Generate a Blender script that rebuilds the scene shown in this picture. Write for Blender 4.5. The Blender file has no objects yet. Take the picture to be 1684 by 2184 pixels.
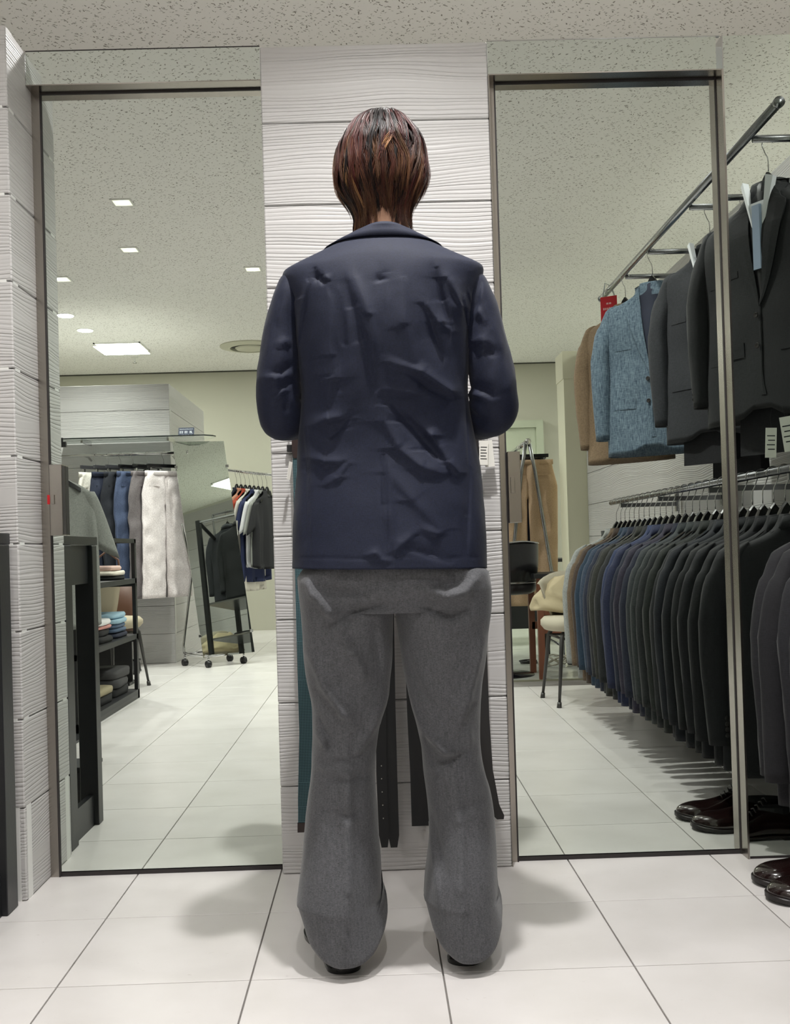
import bpy, bmesh, math, random
import numpy as np
from mathutils import Vector, Matrix
random.seed(7); np.random.seed(7)
SC = bpy.context.scene
COL = SC.collection
PI = math.pi

# ------------------------------------------------------------------ camera
W_, H_ = 1684, 2184
F_, CX, CY = 2221.6, 831.75, 1141.18
CAMY, CAMZ = -2.925, 0.888
def _rot(yaw, pitch, roll):
    cy, sy, cp, sp, cr, sr = math.cos(yaw), math.sin(yaw), math.cos(pitch), math.sin(pitch), math.cos(roll), math.sin(roll)
    return (np.array([[cy, -sy, 0], [sy, cy, 0], [0, 0, 1]]) @ np.array([[1, 0, 0], [0, cp, -sp], [0, sp, cp]])
            @ np.array([[cr, 0, sr], [0, 1, 0], [-sr, 0, cr]]))
RC = _rot(-.0143, .0122, .0296)
cd = bpy.data.cameras.new('camera'); cam = bpy.data.objects.new('camera', cd); COL.objects.link(cam)
r_, f_, u_ = RC[:, 0], RC[:, 1], RC[:, 2]
cam.matrix_world = Matrix(((r_[0], u_[0], -f_[0], 0), (r_[1], u_[1], -f_[1], CAMY), (r_[2], u_[2], -f_[2], CAMZ), (0, 0, 0, 1)))
cd.sensor_fit = 'HORIZONTAL'; cd.sensor_width = 36; cd.lens = F_ / W_ * 36
cd.shift_x = (W_ / 2 - CX) / W_; cd.shift_y = (CY - H_ / 2) / W_
cd.clip_start = .01
SC.camera = cam
def at_y(px, py, Y):
    """the point at depth Y seen at this pixel of the photograph"""
    d = RC @ np.array([(px - CX) / F_, 1, -(py - CY) / F_]); t = (Y - CAMY) / d[1]
    return d[0] * t, CAMZ + d[2] * t

# ------------------------------------------------------------------ world, lights, exposure
wd = bpy.data.worlds.new('world'); SC.world = wd; wd.use_nodes = True
wd.node_tree.nodes['Background'].inputs[0].default_value = (.9, .95, 1, 1)
wd.node_tree.nodes['Background'].inputs[1].default_value = .05
SC.view_settings.view_transform = 'Standard'; SC.view_settings.look = 'None'
SC.view_settings.gamma = 1; SC.view_settings.use_curve_mapping = False
SC.view_settings.exposure = 0.06
SC.cycles.max_bounces = 10; SC.cycles.glossy_bounces = 8; SC.cycles.diffuse_bounces = 5
SC.cycles.caustics_reflective = True; SC.cycles.blur_glossy = 1.0
SC.cycles.sample_clamp_indirect = 4
HC = 2.94      # ceiling
def spot(x, y, power, size=.10, angle=125, col=(1, .985, .965), blend=.6):
    l = bpy.data.lights.new('downlight_lamp', 'SPOT'); l.energy = power; l.shadow_soft_size = size / 2
    l.spot_size = math.radians(angle); l.spot_blend = blend; l.color = col
    o = bpy.data.objects.new('downlight_lamp', l); o.location = (x, y, HC - .035); COL.objects.link(o); return o
def area(x, y, power, sx, sy, z=None, col=(1, .99, .96)):
    l = bpy.data.lights.new('panel_lamp', 'AREA'); l.energy = power; l.shape = 'RECTANGLE'; l.size = sx; l.size_y = sy; l.color = col
    o = bpy.data.objects.new('panel_lamp', l); o.location = (x, y, (z or HC) - .035); COL.objects.link(o); return o
# square downlights (x, y, power, aperture); visible ones sit where the mirror shows them; those after the man's are unseen, added as fill
DOWN = [(-1.41, -3.12, 80, .10), (-1.59, -4.06, 105, .10), (-.83, -4.62, 90, .10), (-2.26, -4.76, 175, .12),
        (.085, -1.07, 190, .11), (-.85, -1.05, 34, .11), (.95, -1.0, 50, .11), (.1, -2.75, 105, .11), (.12, -4.6, 110, .11), (.2, -6.4, 110, .11),
        (2.7, -3.2, 90, .11)]
for x, y, p, s in DOWN: spot(x, y, p, s * .7, blend=.9)
ROUND = [(-2.57, -5.92, 70), (-2.57, -6.52, 70)]
for x, y, p in ROUND: spot(x, y, p, .13, 130)
PANEL = [(-2.43, -7.32, .45, 55), (.25, -8.2, .45, 40), (2.75, -6.3, .45, 50), (2.8, -2.15, .5, 55)]  # the middle entries are unseen panels added as fill
for x, y, s, p in PANEL: area(x, y, p, s, s)
CUBICLE_FILL = [(-.62, .62, 75), (.68, .62, 75), (1.9, .3, 60), (-1.9, .3, 60)]      # unseen fill lamps added behind the mirror wall to brighten the ceiling
for x, y, p in CUBICLE_FILL: spot(x, y, p, .1, 140)

# ------------------------------------------------------------------ materials
MATS = {}
def nt(name):
    m = bpy.data.materials.new(name); m.use_nodes = True; n = m.node_tree
    return m, n, n.nodes['Principled BSDF']
def srgb(*c):
    return tuple(((v / 255) / 12.92 if v / 255 <= .04045 else ((v / 255 + .055) / 1.055) ** 2.4) for v in c[:3]) + (1,)
def mat(name, c, rough=.5, metal=0, bump=0, bscale=200, var=0, vscale=8, stretch=(1, 1, 1), spec=.5, emit=0, sheen=0, coat=0, fine=0):
    """plain procedural material: colour variation by noise, fine relief by noise bump"""
    if name in MATS: return MATS[name]
    m, n, b = nt(name); L = n.links
    b.inputs['Base Color'].default_value = srgb(*c); b.inputs['Roughness'].default_value = rough; b.inputs['Metallic'].default_value = metal
    b.inputs['Specular IOR Level'].default_value = spec
    if sheen: b.inputs['Sheen Weight'].default_value = sheen; b.inputs['Sheen Roughness'].default_value = .4
    if coat: b.inputs['Coat Weight'].default_value = coat; b.inputs['Coat Roughness'].default_value = .08
    if emit: b.inputs['Emission Color'].default_value = srgb(*c); b.inputs['Emission Strength'].default_value = emit
    tc = n.nodes.new('ShaderNodeTexCoord'); mp = n.nodes.new('ShaderNodeMapping'); mp.inputs['Scale'].default_value = stretch
    L.new(tc.outputs['Object'], mp.inputs['Vector'])
    if var:
        nz = n.nodes.new('ShaderNodeTexNoise'); nz.inputs['Scale'].default_value = vscale; nz.inputs['Detail'].default_value = 4
        L.new(mp.outputs[0], nz.inputs['Vector'])
        r = n.nodes.new('ShaderNodeMapRange'); r.inputs['From Min'].default_value = .3; r.inputs['From Max'].default_value = .7
        r.inputs['To Min'].default_value = 1 - var; r.inputs['To Max'].default_value = 1 + var
        hs = n.nodes.new('ShaderNodeHueSaturation'); hs.inputs['Color'].default_value = srgb(*c)
        L.new(nz.outputs['Fac'], r.inputs['Value']); L.new(r.outputs[0], hs.inputs['Value']); L.new(hs.outputs[0], b.inputs['Base Color'])
    if bump:
        nb = n.nodes.new('ShaderNodeTexNoise'); nb.inputs['Scale'].default_value = bscale; nb.inputs['Detail'].default_value = 2
        L.new(mp.outputs[0], nb.inputs['Vector'])
        bp = n.nodes.new('ShaderNodeBump'); bp.inputs['Strength'].default_value = min(1, bump); bp.inputs['Distance'].default_value = .002
        L.new(nb.outputs['Fac'], bp.inputs['Height']); L.new(bp.outputs[0], b.inputs['Normal'])
    MATS[name] = m; return m
def weave(name, c, c2, sx=900, sz=900, rough=.75, sheen=.25, fine=.35, melange=0, bump=.3):
    """woven cloth: fine warp and weft threads of two shades plus melange flecks"""
    if name in MATS: return MATS[name]
    m, n, b = nt(name); L = n.links
    b.inputs['Roughness'].default_value = rough; b.inputs['Sheen Weight'].default_value = sheen; b.inputs['Sheen Roughness'].default_value = .45
    b.inputs['Specular IOR Level'].default_value = .35
    tc = n.nodes.new('ShaderNodeTexCoord')
    mp = n.nodes.new('ShaderNodeMapping'); mp.inputs['Scale'].default_value = (1, 1, .12); L.new(tc.outputs['Object'], mp.inputs['Vector'])
    n1 = n.nodes.new('ShaderNodeTexNoise'); n1.inputs['Scale'].default_value = sx; n1.inputs['Detail'].default_value = 1; L.new(mp.outputs[0], n1.inputs['Vector'])
    mp2 = n.nodes.new('ShaderNodeMapping'); mp2.inputs['Scale'].default_value = (.12, .12, 1); L.new(tc.outputs['Object'], mp2.inputs['Vector'])
    n2 = n.nodes.new('ShaderNodeTexNoise'); n2.inputs['Scale'].default_value = sz; n2.inputs['Detail'].default_value = 1; L.new(mp2.outputs[0], n2.inputs['Vector'])
    a = n.nodes.new('ShaderNodeMath'); a.operation = 'ADD'; L.new(n1.outputs['Fac'], a.inputs[0]); L.new(n2.outputs['Fac'], a.inputs[1])
    last = a.outputs[0]; lo, hi = .75, 1.25
    if melange:
        n3 = n.nodes.new('ShaderNodeTexNoise'); n3.inputs['Scale'].default_value = 260; n3.inputs['Detail'].default_value = 3; L.new(mp.outputs[0], n3.inputs['Vector'])
        mu = n.nodes.new('ShaderNodeMath'); mu.operation = 'MULTIPLY_ADD'; L.new(n3.outputs['Fac'], mu.inputs[0]); mu.inputs[1].default_value = melange; L.new(last, mu.inputs[2])
        last = mu.outputs[0]; lo += melange * .4; hi += melange * .6
    r = n.nodes.new('ShaderNodeMapRange'); r.inputs['From Min'].default_value = lo; r.inputs['From Max'].default_value = hi; L.new(last, r.inputs['Value'])
    mx = n.nodes.new('ShaderNodeMix'); mx.data_type = 'RGBA'; mx.inputs['A'].default_value = srgb(*c); mx.inputs['B'].default_value = srgb(*c2)
    L.new(r.outputs[0], mx.inputs['Factor']); L.new(mx.outputs['Result'], b.inputs['Base Color'])
    bp = n.nodes.new('ShaderNodeBump'); bp.inputs['Strength'].default_value = bump; bp.inputs['Distance'].default_value = .0006
    L.new(last, bp.inputs['Height']); L.new(bp.outputs[0], b.inputs['Normal'])
    MATS[name] = m; return m
def plank_mat(name, axis, c=(190, 188, 187), lvl=1.0):
    """painted timber cladding board with brushed grain; grain runs along the wall axis ('X' or 'Y')"""
    m, n, b = nt(name); L = n.links
    b.inputs['Base Color'].default_value = srgb(*c); b.inputs['Roughness'].default_value = .42
    g = n.nodes.new('ShaderNodeNewGeometry'); mp = n.nodes.new('ShaderNodeMapping')
    oi = n.nodes.new('ShaderNodeObjectInfo')
    mp.inputs['Scale'].default_value = (.55, 1, 1) if axis == 'X' else (1, .55, 1)
    L.new(g.outputs['Position'], mp.inputs['Vector'])
    # low frequency warp = cathedral figure of each board
    n0 = n.nodes.new('ShaderNodeTexNoise'); n0.inputs['Scale'].default_value = 3.2; n0.inputs['Detail'].default_value = 1.5
    sc = n.nodes.new('ShaderNodeMapping'); sc.inputs['Scale'].default_value = (.5, .5, 1.6); L.new(g.outputs['Position'], sc.inputs['Vector']); L.new(sc.outputs[0], n0.inputs['Vector'])
    sx = n.nodes.new('ShaderNodeSeparateXYZ'); L.new(mp.outputs[0], sx.inputs[0])
    ph = n.nodes.new('ShaderNodeMath'); ph.operation = 'MULTIPLY_ADD'; L.new(n0.outputs['Fac'], ph.inputs[0]); ph.inputs[1].default_value = .085; L.new(sx.outputs['Z'], ph.inputs[2])
    cb = n.nodes.new('ShaderNodeCombineXYZ'); L.new(ph.outputs[0], cb.inputs['Z']); L.new(sx.outputs['X' if axis == 'X' else 'Y'], cb.inputs['X'])
    def M(op, a, b=None, c=None):
        q = n.nodes.new('ShaderNodeMath'); q.operation = op
        for k_, v_ in enumerate((a, b, c)):
            if v_ is None: continue
            if hasattr(v_, 'links'): L.new(v_, q.inputs[k_])
            else: q.inputs[k_].default_value = v_
        return q.outputs[0]
    m3 = n.nodes.new('ShaderNodeMapping'); m3.inputs['Scale'].default_value = (1.1, 1, 34); L.new(cb.outputs[0], m3.inputs['Vector'])
    n1 = n.nodes.new('ShaderNodeTexNoise'); n1.inputs['Scale'].default_value = 1.0; n1.inputs['Detail'].default_value = 2; L.new(m3.outputs[0], n1.inputs['Vector'])
    sw = M('SINE', M('ADD', M('MULTIPLY', ph.outputs[0], 2 * PI / .0098), M('MULTIPLY', n1.outputs['Fac'], 13.0)))
    gr = n.nodes.new('ShaderNodeMapRange'); gr.inputs['From Min'].default_value = -1; gr.inputs['From Max'].default_value = .1; gr.inputs['To Min'].default_value = 1; gr.inputs['To Max'].default_value = 0; L.new(sw, gr.inputs['Value'])
    m5 = n.nodes.new('ShaderNodeMapping'); m5.inputs['Scale'].default_value = (2.2, 1, 60); L.new(cb.outputs[0], m5.inputs['Vector'])
    n5 = n.nodes.new('ShaderNodeTexNoise'); n5.inputs['Scale'].default_value = 1.0; L.new(m5.outputs[0], n5.inputs['Vector'])
    dp = n.nodes.new('ShaderNodeMapRange'); dp.inputs['From Min'].default_value = .35; dp.inputs['From Max'].default_value = .6; dp.inputs['To Min'].default_value = .35; dp.inputs['To Max'].default_value = 1.0; L.new(n5.outputs['Fac'], dp.inputs['Value'])
    class _R: pass
    gsh = M('MULTIPLY', gr.outputs[0], dp.outputs[0])
    # density mask: calm heartwood areas between ridged areas
    n2 = n.nodes.new('ShaderNodeTexNoise'); n2.inputs['Scale'].default_value = 1; n2.inputs['Detail'].default_value = 1
    m4 = n.nodes.new('ShaderNodeMapping'); m4.inputs['Scale'].default_value = (.5, 1, 11); L.new(cb.outputs[0], m4.inputs['Vector']); L.new(m4.outputs[0], n2.inputs['Vector'])
    r2 = n.nodes.new('ShaderNodeMapRange'); r2.inputs['From Min'].default_value = .36; r2.inputs['From Max'].default_value = .5; r2.inputs['To Min'].default_value = .0; L.new(n2.outputs['Fac'], r2.inputs['Value'])
    mu = n.nodes.new('ShaderNodeMath'); mu.operation = 'MULTIPLY'; L.new(gsh, mu.inputs[0]); L.new(r2.outputs[0], mu.inputs[1])
    bp = n.nodes.new('ShaderNodeBump'); bp.inputs['Strength'].default_value = .9 * lvl; bp.inputs['Distance'].default_value = .0017; bp.invert = True
    L.new(mu.outputs[0], bp.inputs['Height']); L.new(bp.outputs[0], b.inputs['Normal'])
    MATS[name] = m; return m
def ceiling_mat():
    """mineral-fibre ceiling board: short fissures and pinholes"""
    m, n, b = nt('fissured_board'); L = n.links; b.inputs['Roughness'].default_value = .9; b.inputs['Specular IOR Level'].default_value = .15
    g = n.nodes.new('ShaderNodeNewGeometry')
    fac = None
    for k, (scl, th, rot) in enumerate(((33, .20, .5), (40, .19, -.7), (27, .16, 1.3))):
        mp = n.nodes.new('ShaderNodeMapping'); mp.vector_type = 'TEXTURE'; mp.inputs['Rotation'].default_value = (0, 0, rot); mp.inputs['Scale'].default_value = (1, 1 / 3.1, 1); mp.inputs['Location'].default_value = (k * 7.3, k * 3.1, 0)
        nz = n.nodes.new('ShaderNodeTexNoise'); nz.inputs['Scale'].default_value = 16; L.new(g.outputs['Position'], nz.inputs['Vector'])
        ad = n.nodes.new('ShaderNodeVectorMath'); ad.operation = 'MULTIPLY_ADD'; L.new(nz.outputs['Color'], ad.inputs[0]); ad.inputs[1].default_value = (.035, .035, 0); L.new(g.outputs['Position'], ad.inputs[2])
        L.new(ad.outputs[0], mp.inputs['Vector'])
        v = n.nodes.new('ShaderNodeTexVoronoi'); v.voronoi_dimensions = '2D'; v.inputs['Scale'].default_value = scl; L.new(mp.outputs[0], v.inputs['Vector'])
        sp = n.nodes.new('ShaderNodeSeparateColor'); L.new(v.outputs['Color'], sp.inputs[0])
        t = n.nodes.new('ShaderNodeMapRange'); t.inputs['From Min'].default_value = .66; t.inputs['From Max'].default_value = 1; t.inputs['To Min'].default_value = 0; t.inputs['To Max'].default_value = th * 1.5; L.new(sp.outputs[0], t.inputs['Value'])
        s = n.nodes.new('ShaderNodeMath'); s.operation = 'SUBTRACT'; L.new(t.outputs[0], s.inputs[0]); L.new(v.outputs['Distance'], s.inputs[1])
        q = n.nodes.new('ShaderNodeMapRange'); q.inputs['From Min'].default_value = 0; q.inputs['From Max'].default_value = .06; L.new(s.outputs[0], q.inputs['Value'])
        if fac is None: fac = q.outputs[0]
        else:
            mm = n.nodes.new('ShaderNodeMath'); mm.operation = 'MAXIMUM'; L.new(fac, mm.inputs[0]); L.new(q.outputs[0], mm.inputs[1]); fac = mm.outputs[0]
    mx = n.nodes.new('ShaderNodeMix'); mx.data_type = 'RGBA'; mx.inputs['A'].default_value = srgb(238, 236, 233); mx.inputs['B'].default_value = srgb(142, 138, 131)
    L.new(fac, mx.inputs['Factor']); L.new(mx.outputs['Result'], b.inputs['Base Color'])
    bp = n.nodes.new('ShaderNodeBump'); bp.inputs['Strength'].default_value = .6; bp.inputs['Distance'].default_value = .002; bp.invert = True
    L.new(fac, bp.inputs['Height']); L.new(bp.outputs[0], b.inputs['Normal'])
    return m
def floor_mat():
    m, n, b = nt('porcelain'); L = n.links
    g = n.nodes.new('ShaderNodeNewGeometry'); oi = n.nodes.new('ShaderNodeObjectInfo')
    nz = n.nodes.new('ShaderNodeTexNoise'); nz.inputs['Scale'].default_value = 5; nz.inputs['Detail'].default_value = 5; L.new(g.outputs['Position'], nz.inputs['Vector'])
    rp = n.nodes.new('ShaderNodeValToRGB'); rp.color_ramp.elements[0].position = .3; rp.color_ramp.elements[0].color = srgb(204, 200, 197); rp.color_ramp.elements[1].position = .65; rp.color_ramp.elements[1].color = srgb(213, 209, 207)
    L.new(nz.outputs['Fac'], rp.inputs['Fac'])
    # scuffs: sparse dark short marks
    mp = n.nodes.new('ShaderNodeMapping'); mp.inputs['Scale'].default_value = (1, 2.2, 1); mp.inputs['Rotation'].default_value = (0, 0, .5); L.new(g.outputs['Position'], mp.inputs['Vector'])
    v = n.nodes.new('ShaderNodeTexNoise'); v.inputs['Scale'].default_value = 38; v.inputs['Detail'].default_value = 3; L.new(mp.outputs[0], v.inputs['Vector'])
    q = n.nodes.new('ShaderNodeMapRange'); q.inputs['From Min'].default_value = .70; q.inputs['From Max'].default_value = .80; q.inputs['To Max'].default_value = .45; L.new(v.outputs['Fac'], q.inputs['Value'])
    mx = n.nodes.new('ShaderNodeMix'); mx.data_type = 'RGBA'; L.new(q.outputs[0], mx.inputs['Factor']); L.new(rp.outputs['Color'], mx.inputs['A']); mx.inputs['B'].default_value = srgb(140, 130, 122)
    hs = n.nodes.new('ShaderNodeHueSaturation'); L.new(mx.outputs['Result'], hs.inputs['Color'])
    r = n.nodes.new('ShaderNodeMapRange'); r.inputs['To Min'].default_value = .97; r.inputs['To Max'].default_value = 1.03; L.new(oi.outputs['Random'], r.inputs['Value']); L.new(r.outputs[0], hs.inputs['Value'])
    L.new(hs.outputs[0], b.inputs['Base Color'])
    b.inputs['Roughness'].default_value = .28; b.inputs['Specular IOR Level'].default_value = .45
    bp = n.nodes.new('ShaderNodeBump'); bp.inputs['Strength'].default_value = .12; bp.inputs['Distance'].default_value = .001
    L.new(nz.outputs['Fac'], bp.inputs['Height']); L.new(bp.outputs[0], b.inputs['Normal'])
    return m
def brushed(name, c, rough=.24, axis=(60, 60, .6)):
    m, n, b = nt(name); L = n.links
    b.inputs['Metallic'].default_value = 1; b.inputs['Base Color'].default_value = srgb(*c)
    tc = n.nodes.new('ShaderNodeTexCoord'); mp = n.nodes.new('ShaderNodeMapping'); mp.inputs['Scale'].default_value = axis; L.new(tc.outputs['Object'], mp.inputs['Vector'])
    nz = n.nodes.new('ShaderNodeTexNoise'); nz.inputs['Scale'].default_value = 8; nz.inputs['Detail'].default_value = 3; L.new(mp.outputs[0], nz.inputs['Vector'])
    r = n.nodes.new('ShaderNodeMapRange'); r.inputs['To Min'].default_value = rough * .97; r.inputs['To Max'].default_value = rough * 1.04; L.new(nz.outputs['Fac'], r.inputs['Value']); L.new(r.outputs[0], b.inputs['Roughness'])
    MATS[name] = m; return m
M_PX = plank_mat('white_cladding_x', 'X'); M_PY = plank_mat('white_cladding_y', 'Y')
M_CEIL = ceiling_mat(); M_TILE = floor_mat()
M_MIRROR = mat('mirror_glass', (222, 229, 222), .0, 1); M_MIRROR.node_tree.nodes['Principled BSDF'].inputs['Specular IOR Level'].default_value = .5
M_STEEL = brushed('brushed_steel', (160, 154, 147), .26, (30, 30, .3)); M_CHROME = mat('chrome', (205, 205, 205), .12, 1); M_RAIL = mat('grey_chrome', (150, 151, 154), .25, 1)
M_GROUT = mat('grout', (128, 124, 120), .9); M_CREAM = mat('cream_wall', (200, 199, 190), .8, var=.02, vscale=3); M_FAR = mat('olive_cream_wall', (184, 182, 168), .8, var=.02, vscale=2)
M_CREAM2 = mat('cream_pillar', (224, 222, 198), .7); M_DOORG = mat('pale_green_paint', (178, 184, 164), .6)
M_BLACKP = mat('black_paint', (28, 29, 32), .4, bump=.1, bscale=90); M_BLACKM = mat('black_metal', (22, 22, 24), .42); M_GASKET = mat('dark_gasket', (38, 33, 33), .6)
M_WHITE = mat('white_paint', (225, 225, 222), .5); M_PAPER = mat('white_card', (222, 220, 212), .7)
M_HANG = mat('black_plastic', (18, 18, 20), .22); M_INK = mat('black_ink', (35, 35, 38), .8)
M_LINING = mat('dark_lining', (14, 14, 18), .6)
M_LAMP = mat('lamp_diffuser', (255, 252, 245), .5, emit=14); M_LAMPW = mat('lamp_trim_white', (225, 224, 220), .5)

# ------------------------------------------------------------------ mesh helpers
class MB:
    def __init__(s): s.v = []; s.f = []
    def add(s, v, f):
        o = len(s.v); s.v += [tuple(map(float, p)) for p in v]; s.f += [tuple(i + o for i in q) for q in f]; return s
    def box(s, x0, x1, y0, y1, z0, z1):
        v = [(x, y, z) for z in (z0, z1) for y in (y0, y1) for x in (x0, x1)]
        return s.add(v, [(0, 2, 3, 1), (4, 5, 7, 6), (0, 1, 5, 4), (2, 6, 7, 3), (0, 4, 6, 2), (1, 3, 7, 5)])
    def bbox(s, x0, x1, y0, y1, z0, z1, r=.003):
        """box with chamfered edges"""
        bm = bmesh.new(); bmesh.ops.create_cube(bm, size=1)
        for q in bm.verts: q.co = Vector(((x0 + x1) / 2 + q.co.x * (x1 - x0), (y0 + y1) / 2 + q.co.y * (y1 - y0), (z0 + z1) / 2 + q.co.z * (z1 - z0)))
        bmesh.ops.bevel(bm, geom=bm.edges[:], offset=r, segments=1, affect='EDGES')
        bm.verts.index_update(); v = [q.co[:] for q in bm.verts]; f = [[a.index for a in q.verts] for q in bm.faces]; bm.free(); return s.add(v, f)
    def loft(s, rings, cap=True, closed=True):
        n = len(rings[0]); v = [p for r in rings for p in r]; f = []
        for i in range(len(rings) - 1):
            for j in range(n if closed else n - 1):
                k = (j + 1) % n; f.append((i * n + j, i * n + k, (i + 1) * n + k, (i + 1) * n + j))
        if cap and closed: f.append(tuple(range(n - 1, -1, -1))); f.append(tuple(range((len(rings) - 1) * n, len(rings) * n)))
        return s.add(v, f)
    def tube(s, path, r, n=8, cap=True):
        P = [Vector(p) for p in path]; R = r if hasattr(r, '__len__') else [r] * len(P); rings = []; prev = None
        for i, p in enumerate(P):
            t = (P[min(i + 1, len(P) - 1)] - P[max(i - 1, 0)]).normalized()
            a = Vector((0, 0, 1)) if prev is None and abs(t.z) < .9 else (Vector((1, 0, 0)) if prev is None else prev)
            u = (a - t * a.dot(t)).normalized(); w = t.cross(u); prev = u
            rings.append([p + (u * math.cos(2 * PI * k / n) + w * math.sin(2 * PI * k / n)) * R[i] for k in range(n)])
        return s.loft(rings, cap)
    def lathe(s, prof, n=20, c=(0, 0, 0)):
        return s.loft([[(c[0] + max(r, 1e-4) * math.cos(2 * PI * k / n), c[1] + max(r, 1e-4) * math.sin(2 * PI * k / n), c[2] + z) for k in range(n)] for r, z in prof])
    def prism(s, pts, y0, y1):
        """polygon in (x, z) extruded along y"""
        n = len(pts); v = [(x, y0, z) for x, z in pts] + [(x, y1, z) for x, z in pts]
        f = [tuple(range(n)), tuple(range(2 * n - 1, n - 1, -1))] + [(i, i + n, (i + 1) % n + n, (i + 1) % n) for i in range(n)]
        return s.add(v, f)
    def mesh(s, name, m, smooth=False):
        me = bpy.data.meshes.new(name); me.from_pydata(s.v, [], s.f); me.update(); me.materials.append(m)
        bm = bmesh.new(); bm.from_mesh(me); bmesh.ops.recalc_face_normals(bm, faces=bm.faces[:]); bm.to_mesh(me); bm.free()
        if smooth: me.shade_smooth() if smooth is True else me.shade_auto_smooth(smooth) if hasattr(me, 'shade_auto_smooth') else me.shade_smooth()
        return me
    def obj(s, name, m, parent=None, smooth=False):
        o = bpy.data.objects.new(name, s.mesh(name, m, bool(smooth))); COL.objects.link(o); o.parent = parent
        if smooth == 'auto':
            o.data.set_sharp_from_angle(angle=math.radians(40))
        return o
def tag(o, label=None, cat=None, group=None, kind=None):
    if label: o['label'] = label
    if cat: o['category'] = cat
    if group: o['group'] = group
    if kind: o['kind'] = kind
    return o
def thing(name, label, cat, loc=(0, 0, 0), rz=0, group=None):
    o = bpy.data.objects.new(name, None); COL.objects.link(o); o.location = loc; o.rotation_euler = (0, 0, rz); o.empty_display_size = .05
    return tag(o, label, cat, group)
def copy_tree(o, parent=None):
    c = o.copy(); COL.objects.link(c)
    if parent is not None: c.parent = parent
    for ch in list(o.children): copy_tree(ch, c)
    return c
def struct(o, label=None): o['kind'] = 'structure'; return tag(o, label)
def sring(cx, cy, cz, a, b, n=32, p=2.0):
    """super-ellipse ring in the horizontal plane"""
    out = []
    for k in range(n):
        t = 2 * PI * k / n; c, s_ = math.cos(t), math.sin(t)
        out.append((cx + a * math.copysign(abs(c) ** (2 / p), c), cy + b * math.copysign(abs(s_) ** (2 / p), s_), cz))
    return out
def lerp(tab, z):
    """piecewise linear table [(z, v...)], any order"""
    tab = sorted(tab)
    if z <= tab[0][0]: return tab[0][1:]
    for a, b in zip(tab, tab[1:]):
        if z <= b[0]:
            t = (z - a[0]) / (b[0] - a[0]); t = t * t * (3 - 2 * t) if len(a) > 9 else t
            return tuple(p + (q - p) * t for p, q in zip(a[1:], b[1:]))
    return tab[-1][1:]

# ------------------------------------------------------------------ room shell (mirror wall is y = 0, the shop lies at y < 0)
XL, XR, YF, YB = -4.0, 3.3, -8.85, 1.9
T = .4; GX, GY, GA = -.6852, -.3474, .0028
fl = struct(MB().box(XL, XR, YF, YB, -.12, -.0065).obj('floor', M_GROUT), 'pale porcelain tiled floor with grey joints')
tm = MB().bbox(0, T - .0035, 0, T - .0035, -.007, 0, .0008).mesh('floor_tile', M_TILE)
rows = list(range(-16, 1)); far = MB()
def tile_pos(i, j): return (GX + i * T * math.cos(GA) - j * T * math.sin(GA), GY + i * T * math.sin(GA) + j * T * math.cos(GA))
for j in range(-22, 1):
    for i in range(-8, 7):
        x, y = tile_pos(i, j)
        if x > 1.5: continue
        if x > .3 and y < -3.85: continue
        if -1.0 - .17 * abs(j) - .4 < x and j >= -18:
            o = bpy.data.objects.new('floor_tile', tm); COL.objects.link(o); o.location = (x, y, 0); o.rotation_euler.z = GA; o.parent = fl
        else: far.box(x, x + T - .0035, y, y + T - .0035, -.0066, 0)
tag(far.obj('floor_tiling', M_TILE, fl), kind='stuff')
vf = MB().box(.32, 3.2, YF, -3.845, -.0066, .0015).obj('vinyl_sheet', mat('grey_vinyl', (186, 188, 180), .16, var=.03), fl); tag(vf, 'smooth grey green sheet flooring of the back area')
MB().box(.32, 3.2, -3.845, -3.825, -.0066, .004).obj('threshold_strip', mat('dull_strip', (140, 138, 120), .4), fl)
struct(MB().box(XL, XR, YF, YB, HC, HC + .1).obj('ceiling', M_CEIL), 'grey speckled acoustic ceiling above the mirrors')
wb = MB().box(XL, XR, YF - .1, YF, 0, HC).obj('wall_back', M_FAR); struct(wb, 'plain olive cream wall at the far end of the shop')
struct(MB().box(XL - .1, XL, YF, YB, 0, HC).obj('wall_left', M_CREAM)); struct(MB().box(XR, XR + .1, YF, YB, 0, HC).obj('wall_right', M_CREAM))
struct(MB().box(XL, XR, YB, YB + .1, 0, HC).obj('wall_front', M_CREAM))
struct(MB().box(XL + .0, XR, YF, YF + .02, HC - .012, HC).obj('trim_1', mat('painted_shadow_line', (70, 70, 60), .8)), 'dark strip painting in the shadow line where the far wall meets the ceiling')  # dark strip drawn in place of shade along the corner

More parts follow.
